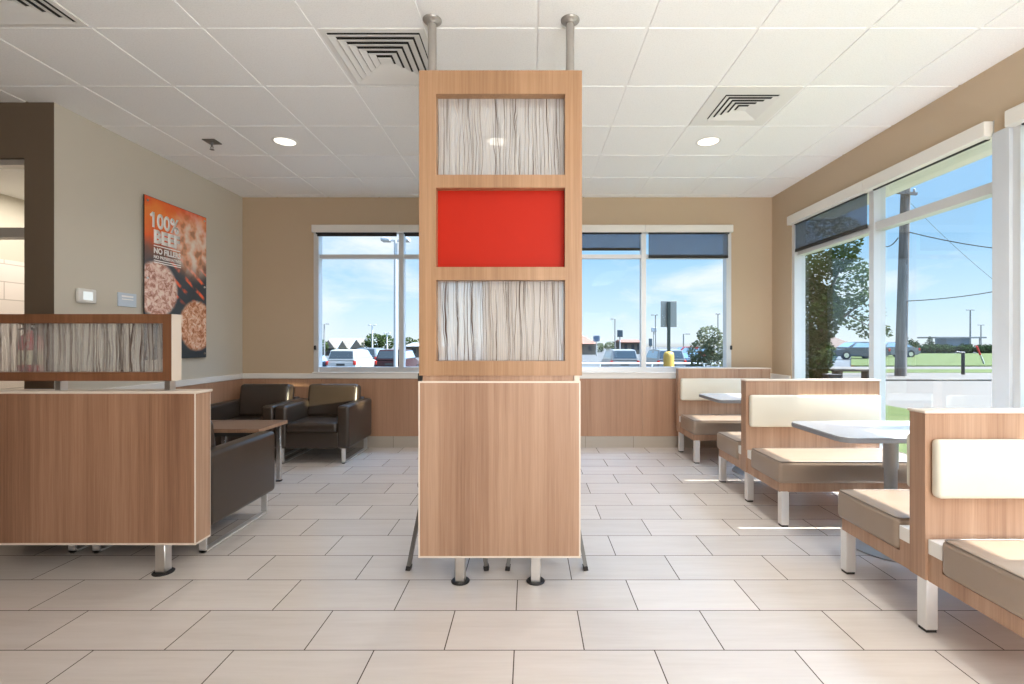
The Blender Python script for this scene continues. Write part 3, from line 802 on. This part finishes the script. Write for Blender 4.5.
def tree(name, label, cat, base, blobs, n, size, mat, tr, th_, seed, limbs=(), group=None):
    r = thing(name, label, cat, base, 0, group)
    rnd = random.Random(seed)
    bm = leaves(newbm(), blobs, n, size, rnd)
    o = obj('crown', bm, mat, r, smooth=False)
    bm = newbm(); cyl(bm, (0, 0, -.1), (0.05, 0, th_), tr, tr*.6, 12)
    for (p, q, rr) in limbs: cyl(bm, p, q, rr, rr*.45, 8)
    obj('trunk', bm, M['bark'], r)
    return r
bx, by = X(820, 16), 16
tree('broadleaf_tree', 'leafy green tree filling the pane beside the corner of the room', 'tree', (bx, by, gz(bx, by)),
     [(-.6, 0, 2.3, 1.15, 2.2, 1.0), (-.6, 0, 1.0, .95, 2.4, .9), (.35, .1, 3.3, 1.25, .75, .9), (1.25, 0, 2.4, .75, .45, .8), (-.5, 0, 4.6, 1.6, .8, .8), (1.9, .2, 1.75, .5, .35, .6)],
     15000, .085, M['leaf'], .15, 2.6, 5, [((.03, 0, 1.6), (1.3, .1, 2.6), .06), ((.03, 0, 2.2), (-.7, 0, 3.9), .07), ((1.0, .1, 2.3), (2.0, .2, 1.8), .025), ((.05, 0, 2.4), (.8, 0, 4.2), .06)])
bx = X(706, 18)
tree('garden_shrub', 'pale green shrub outside the right end of the far window', 'shrub', (bx, 18, gz(bx, 18)),
     [(-.2, 0, 1.85, .48, .9, .9), (.12, 0, 2.45, .45, .8, .8), (.38, 0, 1.95, .48, .9, .9), (.05, 0, 1.35, .60, 1.0, .9)], 3200, .06, M['leaf3'], .05, 1.2, 6,
     [((0, 0, .4), (.3, 0, 2.1), .02), ((0, 0, .4), (-.25, 0, 1.9), .02)])
bx = X(379, 72)
tree('distant_tree', 'round green tree behind the dark vehicle in the left window', 'tree', (bx, 72, gz(bx, 72)),
     [(-.6, 0, 2.3, 1.5, 1, .8), (1.0, 0, 2.2, 1.3, 1, .85), (-1.6, 0, 1.4, 1.1, 1, .9)], 1800, .2, M['leaf2'], .2, 2, 8, group='distant trees')
bx = X(412, 95)
tree('distant_tree', 'hazy far tree seen right beside the divider in the left window', 'tree', (bx, 95, gz(bx, 95)),
     [(-.6, 0, 2.2, 1.3, 1, .7), (1.1, 0, 1.9, 1.2, 1, .7)], 700, .22, M['leaf2'], .2, 1.5, 9, group='distant trees')
bx = X(608.5, 105)
tree('distant_tree', 'low dark tree between the red-roofed buildings', 'tree', (bx, 105, gz(bx, 105)),
     [(-2.0, 0, 1.0, 1.2, 1, .8), (.4, 0, 1.2, 1.3, 1, .9), (2, 0, .9, 1.0, 1, .8)], 900, .22, M['leaf2'], .2, 1.2, 10, group='distant trees')
bx = X(322, 72)
tree('distant_tree', 'narrow green tree at the left end of the white-roofed building', 'tree', (bx, 72, gz(bx, 72)),
     [(0, 0, 1.6, .9, 1, 1.1)], 500, .18, M['leaf2'], .15, 1.2, 18, group='distant trees')
def conifer(px, Y, ytop, label, seed):
    b = X(px, Y); z0 = gz(b, Y); h = Z(ytop, Y)-z0
    r = thing('conifer', label, 'tree', (b, Y, z0), 0, 'conifers beyond the hedge')
    rnd = random.Random(seed); bm = newbm()
    blobs = [(0, 0, h*f, (1-f)*.8+.12, 1, 1.0) for f in (.15, .35, .55, .75, .92)]
    leaves(bm, blobs, 420, .16, rnd); obj('crown', bm, M['leafd'], r, smooth=False)
    bm = newbm(); cyl(bm, (0, 0, 0), (0, 0, h*.9), .12, .03, 8); obj('trunk', bm, M['bark'], r)
conifer(907, 64, 337, 'dark conifer right beside the utility pole', 1)
conifer(911.5, 66, 339, 'second dark conifer from the utility pole', 2)
conifer(916, 67, 340.5, 'third dark conifer from the utility pole', 3)
conifer(929.5, 65, 336.5, 'lone dark conifer standing apart above the hedge', 4)
rnd = random.Random(12); bm = newbm()
hb = []
xx = X(886, 60)
while xx < X(1150, 60):
    hb.append((xx, 60+rnd.uniform(-.4, .4), gz(xx, 60)+.45, rnd.uniform(.65, .8), 1, .95)); xx += .75
leaves(bm, hb, 9000, .14, rnd)
for a, b, c, r, _, _ in hb: 
    t = bmesh.new(); bmesh.ops.create_icosphere(t, subdivisions=2, radius=r*.72); bmesh.ops.translate(t, vec=(a, b, c), verts=t.verts); merge(bm, t)
h = obj('hedge', bm, M['leafd'], smooth=False); tag(h, 'long dark green hedge beyond the grass', 'hedge'); h['kind'] = 'stuff'

# vehicles, nose toward +y
M['tyre'] = plain('tyre_rubber', (.02, .02, .02, 1), .8, 0, .2, .1)
M['carglass'] = plain('dark_car_glass', (.03, .04, .048, 1), .06, 0, .8, .05)
M['skyglass'] = plain('pale_car_glass', (.20, .30, .38, 1), .06, 0, .8, .05)
M['tail'] = plain('tail_lamp_red', (.40, .03, .02, 1), .25, 0, .5, .05)
def paint(n, c): return plain(n, c, .25, .1, .5, .02)
def vehicle(px, Y, kind, col, label, rz=0, xx=None, H=None):
    x = X(px, Y) if xx is None else xx
    r = thing('suv' if kind == 'suv' else 'car', label, 'car', (x, Y, gz(x, Y)), rz, 'vehicles in the parking lot')
    if kind == 'suv': L, W, hb_, ht, c0, c1, c2, c3 = 4.7, .94, 1.08, 1.74, .04, .16, 2.9, 3.65
    else: L, W, hb_, ht, c0, c1, c2, c3 = 4.5, .88, .92, 1.43, .45, 1.15, 2.6, 3.4
    mp = paint(r.name+'_paint', col)
    def hull(bm, secs, bev):
        """secs: (y, zlo, zhi, half-width low, half-width high)"""
        t = bmesh.new(); rings = []
        for y, a, b, wl, wh in secs: rings.append([t.verts.new(p) for p in ((-wl, y, a), (wl, y, a), (wh, y, b), (-wh, y, b))])
        for p, q in zip(rings, rings[1:]):
            for i in range(4): t.faces.new((p[i], p[(i+1) % 4], q[(i+1) % 4], q[i]))
        t.faces.new(rings[0][::-1]); t.faces.new(rings[-1])
        bmesh.ops.recalc_face_normals(t, faces=t.faces)
        bmesh.ops.bevel(t, geom=t.edges[:], offset=bev, segments=2, affect='EDGES')
        merge(bm, t); return bm
    b = hull(newbm(), [(0, .40, hb_-.06, W*.93, W*.93), (.22, .26, hb_, W, W*.97), (L*.55, .25, hb_, W, W*.97), (L*.74, .25, hb_-.02, W, W*.96), (L-.25, .27, hb_-.17, W*.98, W*.9), (L, .42, hb_-.34, W*.88, W*.82)], .05)
    obj('body', b, mp, r)
    b = hull(newbm(), [(c0, hb_-.02, hb_+.03, W*.92, W*.90), (c1+.12, hb_-.02, ht-.03, W*.93, W*.76), ((c1+c2)/2, hb_-.02, ht, W*.93, W*.78), (c2, hb_-.02, ht-.06, W*.93, W*.76), (c3, hb_-.02, hb_+.02, W*.90, W*.86)], .035)
    cb = obj('cabin', b, mp, r)
    dz = ht-hb_
    def quad(name, pts, m):
        bm = newbm(); vs = [bm.verts.new(p) for p in pts]; bm.faces.new(vs)
        f_ = bm.faces[:]; bm.normal_update(); nn = f_[0].normal.copy(); rr = bmesh.ops.extrude_face_region(bm, geom=f_)
        bmesh.ops.translate(bm, vec=nn*.012, verts=[v for v in rr['geom'] if isinstance(v, bmesh.types.BMVert)])
        return obj(name, bm, m, cb, smooth=False)
    def lerp(a, b_, f): return a+(b_-a)*f
    def back(f): return lerp(c0, c1+.12, f)-.012
    def front(f): return lerp(c3, c2, f)+.012
    def wid(f): return lerp(W*.92, W*.76, f)
    quad('rear_window', [(-wid(.15)+.10, back(.15), hb_+dz*.15), (wid(.15)-.10, back(.15), hb_+dz*.15), (wid(.85)-.07, back(.85), hb_+dz*.85), (-wid(.85)+.07, back(.85), hb_+dz*.85)], M['carglass'])
    quad('windscreen', [(-wid(.1)+.10, front(.1), hb_+dz*.1), (wid(.1)-.10, front(.1), hb_+dz*.1), (wid(.88)-.07, front(.88), hb_+dz*.88), (-wid(.88)+.07, front(.88), hb_+dz*.88)], M['skyglass'])
    for s in (-1, 1):
        q = [(s*(wid(.12)+.013), back(.12)+.28, hb_+dz*.12), (s*(wid(.12)+.013), front(.12)-.30, hb_+dz*.12), (s*(wid(.82)+.013), front(.82)-.16, hb_+dz*.82), (s*(wid(.82)+.013), back(.82)+.20, hb_+dz*.82)]
        quad('side_window', q, M['skyglass'])
        obj('tail_lamp', box(newbm(), *sorted((s*(W-.18), s*(W-.02))), -.015, .16, hb_-.28, hb_-.04, .02, 2), M['tail'], r)
        for yy in (.85, L-.95):
            bm = newbm(); cyl(bm, (s*(W-.20), yy, .34), (s*(W+.01), yy, .34), .34, seg=24); wh = obj('wheel', bm, M['tyre'], r)
            bm = newbm(); cyl(bm, (s*(W-.02), yy, .34), (s*(W+.018), yy, .34), .20, seg=16); obj('hub', bm, M['chrome'], wh)
    obj('bumper', box(newbm(), -W*.95, W*.95, -.06, .15, .38, .62, .04, 2), mp, r)
    obj('plate_recess', box(newbm(), -.26, .26, -.012, .03, hb_-.33, hb_-.20, .005, 1), M['gapdark'], r)
    return r
vehicle(340.5, 30, 'suv', (.36, .35, .33, 1), 'white parked vehicle seen from behind through the left window')
vehicle(387, 30.4, 'suv', (.04, .012, .014, 1), 'dark maroon parked vehicle in front of the round tree', xx=-8.72)
vehicle(305, 28.5, 'car', (.03, .045, .07, 1), 'dark blue car at the left edge of the left window', xx=-13.75)
vehicle(366, 38, 'suv', (.13, .14, .15, 1), 'grey car parked between the white and the maroon vehicles', xx=-12.8)
vehicle(625, 30.5, 'suv', (.26, .25, .235, 1), 'silver vehicle with dark rear glass right beside the divider')
vehicle(672, 30.5, 'suv', (.23, .23, .225, 1), 'silver vehicle partly behind the yellow bollard')
vehicle(588, 33, 'car', (.26, .26, .26, 1), 'pale low car touching the divider edge in the right window', xx=2.3)
vehicle(700, 37, 'car', (.07, .08, .10, 1), 'dark car beside the pale shrub', xx=12.6)
vehicle(688, 52, 'suv', (.26, .015, .015, 1), 'red car far behind, left of the pale shrub', rz=PI/2, xx=19.2)
vehicle(853, 40, 'car', (.05, .055, .06, 1), 'dark car parked before the brown-roofed house', rz=PI/2, xx=29)
vehicle(888, 44, 'car', (.13, .135, .14, 1), 'grey car passing just left of the utility pole', rz=PI/2, xx=34.6)

# rail in front of the vehicles on the right
rl = thing('guard_rail', 'white pipe rail in front of the silver vehicles', 'railing', (X(650, 24), 24, -.95))
bm = newbm(); cyl(bm, (-5, 0, 1.15), (5.2, 0, 1.15), .04, seg=10); obj('top_rail', bm, M['white'], rl)
bm = newbm(); cyl(bm, (-5, 0, .85), (5.2, 0, .85), .03, seg=10); obj('middle_rail', bm, M['white'], rl)
for k in range(5):
    bm = newbm(); cyl(bm, (-5+k*2.55, 0, -.05), (-5+k*2.55, 0, 1.19), .045, seg=10); obj('post', bm, M['white'], rl)

# bollard with the back of a road sign
bl = thing('bollard_sign', 'yellow bollard carrying a road sign seen from its grey back', 'sign', (X(668.7, 9.3), 9.3, gz(2.66, 9.3)))
g0 = gz(2.66, 9.3); top = Z(351.5, 9.3)-g0
bm = newbm(); lathe(bm, [(.1, 0), (.1, top-.08), (.09, top-.03), (.06, top-.005), (.03, top)], 24); obj('bollard', bm, plain('bollard_yellow', (.50, .29, .05, 1), .5), bl)
bm = newbm(); box(bm, -.028, .028, -.02, .02, top-.05, Z(302, 9.3)-g0); obj('post', bm, plain('sign_post_green', (.05, .06, .05, 1), .5, .3), bl)
obj('sign_plate', box(newbm(), X(661, 9.3)-2.662, X(677, 9.3)-2.662, .02, .024, Z(327, 9.3)-g0, Z(301, 9.3)-g0, .0015, 1), plain('sign_back_grey', (.27, .262, .235, 1), .5, .1), bl)

M['polem'] = plain('light_pole_metal', (.22, .22, .215, 1), .5, .2)
M['polew'] = plain('white_pole_paint', (.40, .40, .395, 1), .5)
def lamp_post(px, Y, ytop, label, r=.08, heads=((-1, .7), (1, .7)), mat='polem'):
    x = X(px, Y); z0 = gz(x, Y); h = Z(ytop, Y)-z0
    o = thing('lamp_post', label, 'lamp post', (x, Y, z0), 0, 'lamp posts of the parking lots')
    bm = newbm(); cyl(bm, (0, 0, -.05), (0, 0, h), r, r*.75, 12); obj('pole', bm, M[mat], o)
    for s, l in heads:
        bm = newbm(); bar(bm, (0, 0, h-.03), (s*l*.5, 0, h), .05, .05)
        ar = obj('arm', bm, M[mat], o)
        obj('lamp_head', box(newbm(), *sorted((s*l*.35, s*l)), -.14, .14, h-.05, h+.06, .03, 2), M[mat], o)
    return o
lamp_post(395.6, 14, 240, 'tall white lamp post close outside the left window', .062, ((-1, .40), (1, .40)), 'polew')
lamp_post(324.3, 60, 324, 'grey lamp post at the left edge of the left window', .10, ((1, .6),))
lamp_post(372.3, 60, 325, 'lamp post standing left of the round distant tree', .11, ((-1, .5), (1, .5)), 'polew')
lamp_post(387, 62, 333, 'short lamp post in front of the round distant tree', .11, ((-1, .4), (1, .4)), 'polew')
lamp_post(615, 66, 319, 'lamp post nearest the divider in the right window', .09, ((-1, .6),))
lamp_post(655.5, 66, 315, 'lamp post just left of the road sign plate', .09, ((-1, .6), (1, .3)))
lamp_post(683.5, 60, 334, 'low lamp post between the red car and the sign', .09, ((1, .8),))
lamp_post(718, 66, 314, 'lamp post rising behind the pale shrub', .09, ((-1, .3), (1, .3)))
lamp_post(970.3, 75, 310, 'taller lamp post beyond the hedge in the right window', .12, ((-1, .6), (1, .6)))
lamp_post(981, 95, 325, 'shorter lamp post beyond the hedge near the pale post', .12, ((-1, .6), (1, .6)))

# utility pole and wires
UY = 19.6; ux = X(900.5, UY); uz = gz(ux, UY)+.1
up_ = thing('utility_pole', 'weathered wooden utility pole seen through the tall window', 'utility pole', (ux, UY, uz))
lean = X(905.5, UY)-ux; hp = Z(187, UY)-uz
t = NT('weathered_pole_wood'); n = t.noise(t.obj((14, 14, .6)), 1, 4); mpole = t.end(t.bsdf(t.ramp(n, [(.3, (.11, .096, .085, 1)), (.7, (.23, .205, .18, 1))]), .9, 0, .1))
bm = newbm(); cyl(bm, (0, 0, -.15), (lean*1.25, 0, hp*1.25), .205, .15, 16); obj('pole', bm, mpole, up_)
bm = newbm(); bar(bm, (lean*.96-.62, -.2, hp*.965), (lean*.96+.3, -.2, hp*.955), .10, .09); obj('crossarm', bm, mpole, up_)
bm = newbm()
for dx in (-.55, .2):
    lathe(bm, [(.035, 0), (.05, .04), (.035, .07), (.05, .10), (.02, .14)], 10, (lean*.96+dx, -.2, hp*.96+.04))
obj('insulator', bm, M['grey_edge'], up_)
def wire(a, b, r, label):
    bm = newbm(); d = b-a; pts = [a+d*(i/10)+Vector((0, 0, -.25*(1-(2*i/10-1)**2))) for i in range(11)]
    tube(bm, pts, r, 6); o = obj('power_line', bm, M['gapdark']); tag(o, label, 'cable', 'power lines on the utility pole')
wire(PP(908.6, 232, UY-.2), PP(1090, 253, UY-.2), .02, 'upper dark cable running right from the utility pole')
wire(PP(907, 301, UY-.2), PP(1090, 268, UY-.2), .02, 'lower dark cable rising right from the utility pole')
wire(PP(898, 238, UY-.1), PP(880, 243, UY+3), .02, 'short cable end running left from the utility pole')
wire(PP(910.6, 203, UY-.2), PP(1045, 318, UY-1), .006, 'thin cable slanting down right across the sky')
bk = thing('bollard_post', 'short black post with a crossbar on the sidewalk', 'post', (X(963, 19.6), 19.6, gz(X(963, 19.6), 19.6)+.1))
bm = newbm(); cyl(bm, (0, 0, 0), (0, 0, .86), .06, seg=12); obj('post', bm, M['black'], bk)
bm = newbm(); cyl(bm, (-.28, 0, .90), (.06, 0, .87), .04, seg=10); obj('crossbar', bm, M['black'], bk)
mk = thing('guy_marker', 'leaning red and white cable marker on the grass', 'marker', (X(984, 30), 30, gz(X(984, 30), 30)+.06))
d = PP(976.5, 346, 30)-Vector(mk.location); d0 = d*.5
bm = newbm(); cyl(bm, (0, 0, 0), d0, .045, seg=10); obj('lower_sleeve', bm, M['polew'], mk, 'white lower half')
bm = newbm(); cyl(bm, d0, d, .05, seg=10); obj('upper_sleeve', bm, M['extred'], mk, 'red upper half')
ub = thing('utility_box', 'dark utility box on the ground by the leafy tree', 'utility box', (X(832, 15), 15, gz(X(832, 15), 15)))
obj('case', box(newbm(), -.2, .2, -.15, .15, 0, .38, .02, 2), M['gapdark'], ub); obj('lid', box(newbm(), -.22, .22, -.17, .17, .38, .42, .01, 1), M['gapdark'], ub)
cbn = thing('concrete_bench', 'pale concrete bench on the lawn behind the utility box', 'bench', (X(852, 16.5), 16.5, gz(X(852, 16.5), 16.5)))
obj('slab', box(newbm(), -.75, .75, -.2, .2, .42, .50, .015, 1), M['walkc'], cbn)
for s_ in (-1, 1): obj('support', box(newbm(), s_*.5-.09, s_*.5+.09, -.16, .16, 0, .42, .01, 1), M['walkc'], cbn)

# canopy over the window wall
struct('roof_overhang', box(newbm(), RW+WT+.002, 3.60, -4.2, 5.75, 2.71, 2.96, .01, 1), M['white'], 'pale canopy over the tall windows outside')
# buildings
M['shingle'] = plain('brown_shingles', (.12, .082, .06, 1), .9, 0, .1, .15, 3)
M['redroof'] = plain('red_tile_roof', (.21, .105, .075, 1), .9, 0, .1, .1, 3)
M['wroof'] = plain('white_metal_roof', (.22, .22, .205, 1), .6, 0, .3, .05, 2)
M['bwall'] = plain('beige_stucco', (.14, .118, .095, 1), .9, 0, .1, .06, 2)
M['bdark'] = plain('dark_window_glass', (.03, .035, .04, 1), .15, 0, .6, .1)
def roof_prism(bm, x0, x1, y0, y1, z0, z1, inset):
    t = bmesh.new(); ym = (y0+y1)/2
    v = [t.verts.new(p) for p in ((x0, y0, z0), (x1, y0, z0), (x1, y1, z0), (x0, y1, z0), (x0+inset, ym, z1), (x1-inset, ym, z1))]
    for f in ((3, 2, 1, 0), (0, 1, 5, 4), (2, 3, 4, 5), (1, 2, 5), (3, 0, 4)): t.faces.new([v[i] for i in f])
    merge(bm, t); return bm
BY = 80
x0, x1 = X(322, BY), X(374, BY); zb = gz(x0, BY)
b1 = thing('gabled_building', 'low building with a white roof and small front gables, left window', 'building', ((x0+x1)/2, BY, zb))
w = (x1-x0)/2; e0 = Z(349, BY)-zb; e1 = Z(338.5, BY)-zb
obj('walls', box(newbm(), -w, w, 0, 8, 0, e0), M['bwall'], b1)
obj('roof', roof_prism(newbm(), -w-.3, w+.3, -.6, 8.6, e0-.05, e1, .05), M['wroof'], b1)
for px, hw, yt in ((328.5, 1.05, 340), (342.5, .8, 340.5), (356.5, 1.05, 339.5)):
    gx = X(px, BY-.8)-(x0+x1)/2; zt = Z(yt, BY-.8)-zb
    bm = newbm(); t = bmesh.new(); vs = [t.verts.new(p) for p in ((gx-hw, -.9, e0+.1), (gx+hw, -.9, e0+.1), (gx, -.9, zt), (gx-hw, 3, e0+.1), (gx+hw, 3, e0+.1), (gx, 3, zt))]
    for f in ((0, 1, 2), (5, 4, 3), (0, 2, 5, 3), (2, 1, 4, 5), (1, 0, 3, 4)): t.faces.new([vs[i] for i in f])
    merge(bm, t); gb = obj('gable', bm, M['bwall'], b1)
    obj('window', box(newbm(), gx-hw*.6, gx+hw*.6, -.05, .02, e0-.75, e0-.1), M['bdark'], b1)
obj('awning', box(newbm(), X(336, BY)-(x0+x1)/2, X(352, BY)-(x0+x1)/2, -1.3, 0, e0-.5, e0-.05), plain('olive_awning', (.30, .27, .10, 1), .8), b1)
def house(name, px0, px1, Y, yroof, yeave, mat, label, inset):
    a, b = X(px0, Y), X(px1, Y); z = gz((a+b)/2, Y); w = (b-a)/2; e = Z(yeave, Y)-z; t_ = Z(yroof, Y)-z
    r = thing(name, label, 'building', ((a+b)/2, Y, z), 0)
    obj('walls', box(newbm(), -w*.94, w*.94, .5, 7.5, 0, e), M['bwall'], r)
    obj('roof', roof_prism(newbm(), -w, w, 0, 8, e-.05, t_, inset), mat, r)
    for k in (-.5, .1, .6): obj('window', box(newbm(), w*k-w*.12, w*k+w*.12, .46, .52, e*.35, e*.8), M['bdark'], r)
    return r
house('red_roofed_building', 560, 598, 85, 335.5, 343.5, M['redroof'], 'low building with a red hipped roof touching the divider edge', 2.0)
house('red_roofed_building', 620.5, 644, 90, 339.5, 342, M['redroof'], 'flat red-topped building behind the silver vehicle', .2)
house('brown_roofed_house', 829, 872, 50, 336.5, 350, M['shingle'], 'house with a brown shingle hip roof behind the leafy tree', 1.4)
house('white_roofed_shed', 404, 440, 70, 342.5, 346, M['wroof'], 'white flat shed beside the divider in the left window', .3)
cn = thing('pavilion', 'pale flat canopy with a blue-grey block beyond the hedge', 'building', (X(955, 85), 85, gz(X(955, 85), 85)))
obj('canopy', box(newbm(), -4.2, 4.6, -1, 3, 2.05, 2.3), M['wroof'], cn)
obj('block', prism(newbm(), [(-1.5, 0), (2.6, 0), (2.2, 3), (-1.0, 3)], 0, 2.1), plain('blue_grey_panel', (.16, .24, .34, 1), .6), cn)
for px_ in (-4, 4.3):
    bm = newbm(); cyl(bm, (px_, 0, 0), (px_, 0, 2.1), .1, seg=8); obj('post', bm, M['polew'], cn)
def pole_sign(px, Y, ya, yb_, hw, col, label, yp=352):
    x = X(px, Y); z = gz(x, Y)
    r = thing('pole_sign', label, 'sign', (x, Y, z), 0, 'distant pole signs')
    bm = newbm(); cyl(bm, (0, .12, 0), (0, .12, Z(yb_, Y)-z+.1), .09, seg=10); obj('pole', bm, M['polew'], r)
    obj('sign_box', box(newbm(), -hw, hw, -.1, .1, Z(yb_, Y)-z, Z(ya, Y)-z, .03, 1), plain('sign_face', col, .5), r)
pole_sign(596.5, 75, 335.5, 341.5, .48, (.06, .10, .16, 1), 'dark blue distant sign above the red hipped roof')
pole_sign(620, 72, 330, 337, .40, (.05, .07, .08, 1), 'dark distant sign on a white pole above the flat red building')
pole_sign(654, 70, 327.5, 332, .38, (.42, .42, .42, 1), 'pale distant sign below the lamp post by the road sign')
pole_sign(650.5, 64, 338.5, 346, .22, (.08, .10, .11, 1), 'small dark distant sign at the window mullion')
#@@EXT_END

# ------------------------------------------------------------------ camera, world, lights
cam = bpy.data.cameras.new('camera'); co = bpy.data.objects.new('camera', cam); COL.objects.link(co)
co.location = (0, 0, EYE); co.rotation_euler = (PI/2, 0, 0)
cam.sensor_width = 36; cam.lens = F/1024*36; cam.shift_x = -(CX-512)/1024; cam.clip_start = .05; cam.clip_end = 1000
SC.camera = co

EL = math.atan(1.25)
SUN = Vector((math.cos(EL), -.02, math.sin(EL))).normalized()
s = bpy.data.lights.new('sun', 'SUN'); s.energy = 16.0; s.angle = math.radians(.53); s.color = (1, .95, .87)
so = bpy.data.objects.new('sun', s); COL.objects.link(so); so.rotation_euler = SUN.to_track_quat('Z', 'Y').to_euler(); so.location = (12, 0, 20)

def mk_world():
    w = bpy.data.worlds.new('sky'); SC.world = w; w.use_nodes = True; t = w.node_tree; t.nodes.clear()
    N = NT.__new__(NT); N.t = t
    d = N.n('ShaderNodeTexCoord').outputs['Generated']
    sp_ = N.n('ShaderNodeSeparateXYZ', {0: d}); z = sp_.outputs[2]
    base = N.ramp(z, [(0, (.80, .90, .96, 1)), (.06, (.62, .83, .97, 1)), (.17, (.36, .65, .95, 1)), (.42, (.27, .54, .90, 1)), (1, (.16, .38, .78, 1))])
    zc = N.math('MAXIMUM', z, .04)
    uv = N.n('ShaderNodeCombineXYZ', {0: N.math('DIVIDE', sp_.outputs[0], N.math('ADD', zc, .25)), 1: N.math('DIVIDE', sp_.outputs[1], N.math('ADD', zc, .25)), 2: N.math('MULTIPLY', z, 3.0)}).outputs[0]
    n = N.noise(uv, 1.25, 6, .55, .3)
    cl = N.n('ShaderNodeMapRange', {0: n, 1: .50, 2: .70}).outputs[0]
    cl = N.math('MULTIPLY', cl, N.n('ShaderNodeMapRange', {0: z, 1: .0, 2: .06, 3: .3, 4: .85}).outputs[0])
    col = N.mix(cl, base, (.95, .97, .98, 1))
    dot = N.n('ShaderNodeVectorMath', {0: d, 1: SUN}, operation='DOT_PRODUCT').outputs['Value']
    glow = N.math('POWER', N.math('MAXIMUM', dot, 0.0), 5.0)
    up = N.n('ShaderNodeMapRange', {0: z, 1: .42, 2: .75, 3: 0., 4: 1.}).outputs[0]
    k = N.math('ADD', 1.0, N.math('MULTIPLY', N.math('MULTIPLY', glow, up), SKYGLOW))
    below = N.n('ShaderNodeMapRange', {0: z, 1: -.02, 2: 0., 3: 0., 4: 1.}).outputs[0]
    col = N.mix(below, (.42, .40, .36, 1), col)
    bg = N.n('ShaderNodeBackground', {0: col, 1: N.math('MULTIPLY', k, SKY)})
    o = t.nodes.new('ShaderNodeOutputWorld'); t.links.new(bg.outputs[0], o.inputs[0])
SKY, SKYGLOW = 1.15, 30.0
mk_world()

def ceiling_fill(x, y, w, h, power, col=(1, .975, .94)):
    l = bpy.data.lights.new('ceiling_fill_light', 'AREA'); l.shape = 'RECTANGLE'; l.size = w; l.size_y = h; l.energy = power; l.color = col
    o = bpy.data.objects.new('ceiling_fill_light', l); COL.objects.link(o); o.location = (x, y, CEIL-.02)
FILL_LAMPS = [(2.1, -.6, 24), (2.1, -2.4, 44), (.6, -2.4, 14)]  # unseen fill lights behind the camera, added to brighten the room
for x, y, p in FILL_LAMPS: ceiling_fill(x, y, .6, 1.2, p)
l = bpy.data.lights.new('uplight_fill', 'AREA'); l.size = 2.2; l.energy = 175; l.color = (1, .985, .965)  # upward fill light added out of view to brighten the ceiling
o = bpy.data.objects.new('uplight_fill', l); COL.objects.link(o); o.location = (1.25, -1.6, 1.4); o.rotation_euler = (PI-math.radians(40), 0, 0)
for x, y, e_ in [(DL[0][0], 4.2, 45), (DL[1][0], 4.2, 75), (DL[2][0], 4.2, 90), (1.54, 2.37, 45)]:  # last entry has no fixture: added above the view to lighten the floor
    l = bpy.data.lights.new('downlight_or_fill', 'SPOT'); l.energy = e_; l.spot_size = math.radians(140); l.spot_blend = .8; l.shadow_soft_size = .08; l.color = (1, .97, .93)
    o = bpy.data.objects.new('downlight_or_fill', l); COL.objects.link(o); o.location = (x, y, CEIL-.02)
l = bpy.data.lights.new('vestibule_lamp', 'AREA'); l.size = .5; l.energy = 22; l.color = (1, .93, .84)
o = bpy.data.objects.new('vestibule_lamp', l); COL.objects.link(o); o.location = (-4.2, 4.5, 2.6)
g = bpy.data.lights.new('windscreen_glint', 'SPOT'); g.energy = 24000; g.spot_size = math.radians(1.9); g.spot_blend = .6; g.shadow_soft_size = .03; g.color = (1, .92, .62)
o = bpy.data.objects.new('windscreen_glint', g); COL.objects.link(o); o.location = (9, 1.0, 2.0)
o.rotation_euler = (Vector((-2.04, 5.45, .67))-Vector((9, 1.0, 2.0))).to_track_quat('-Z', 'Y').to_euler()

SC.view_settings.view_transform = 'Standard'; SC.view_settings.look = 'None'
SC.view_settings.exposure = 0; SC.view_settings.gamma = 1; SC.view_settings.use_curve_mapping = False
SC.cycles.diffuse_bounces = 7; SC.cycles.max_bounces = 12; SC.cycles.transparent_max_bounces = 24
SC.cycles.sample_clamp_indirect = 6; SC.cycles.caustics_reflective = False; SC.cycles.caustics_refractive = False
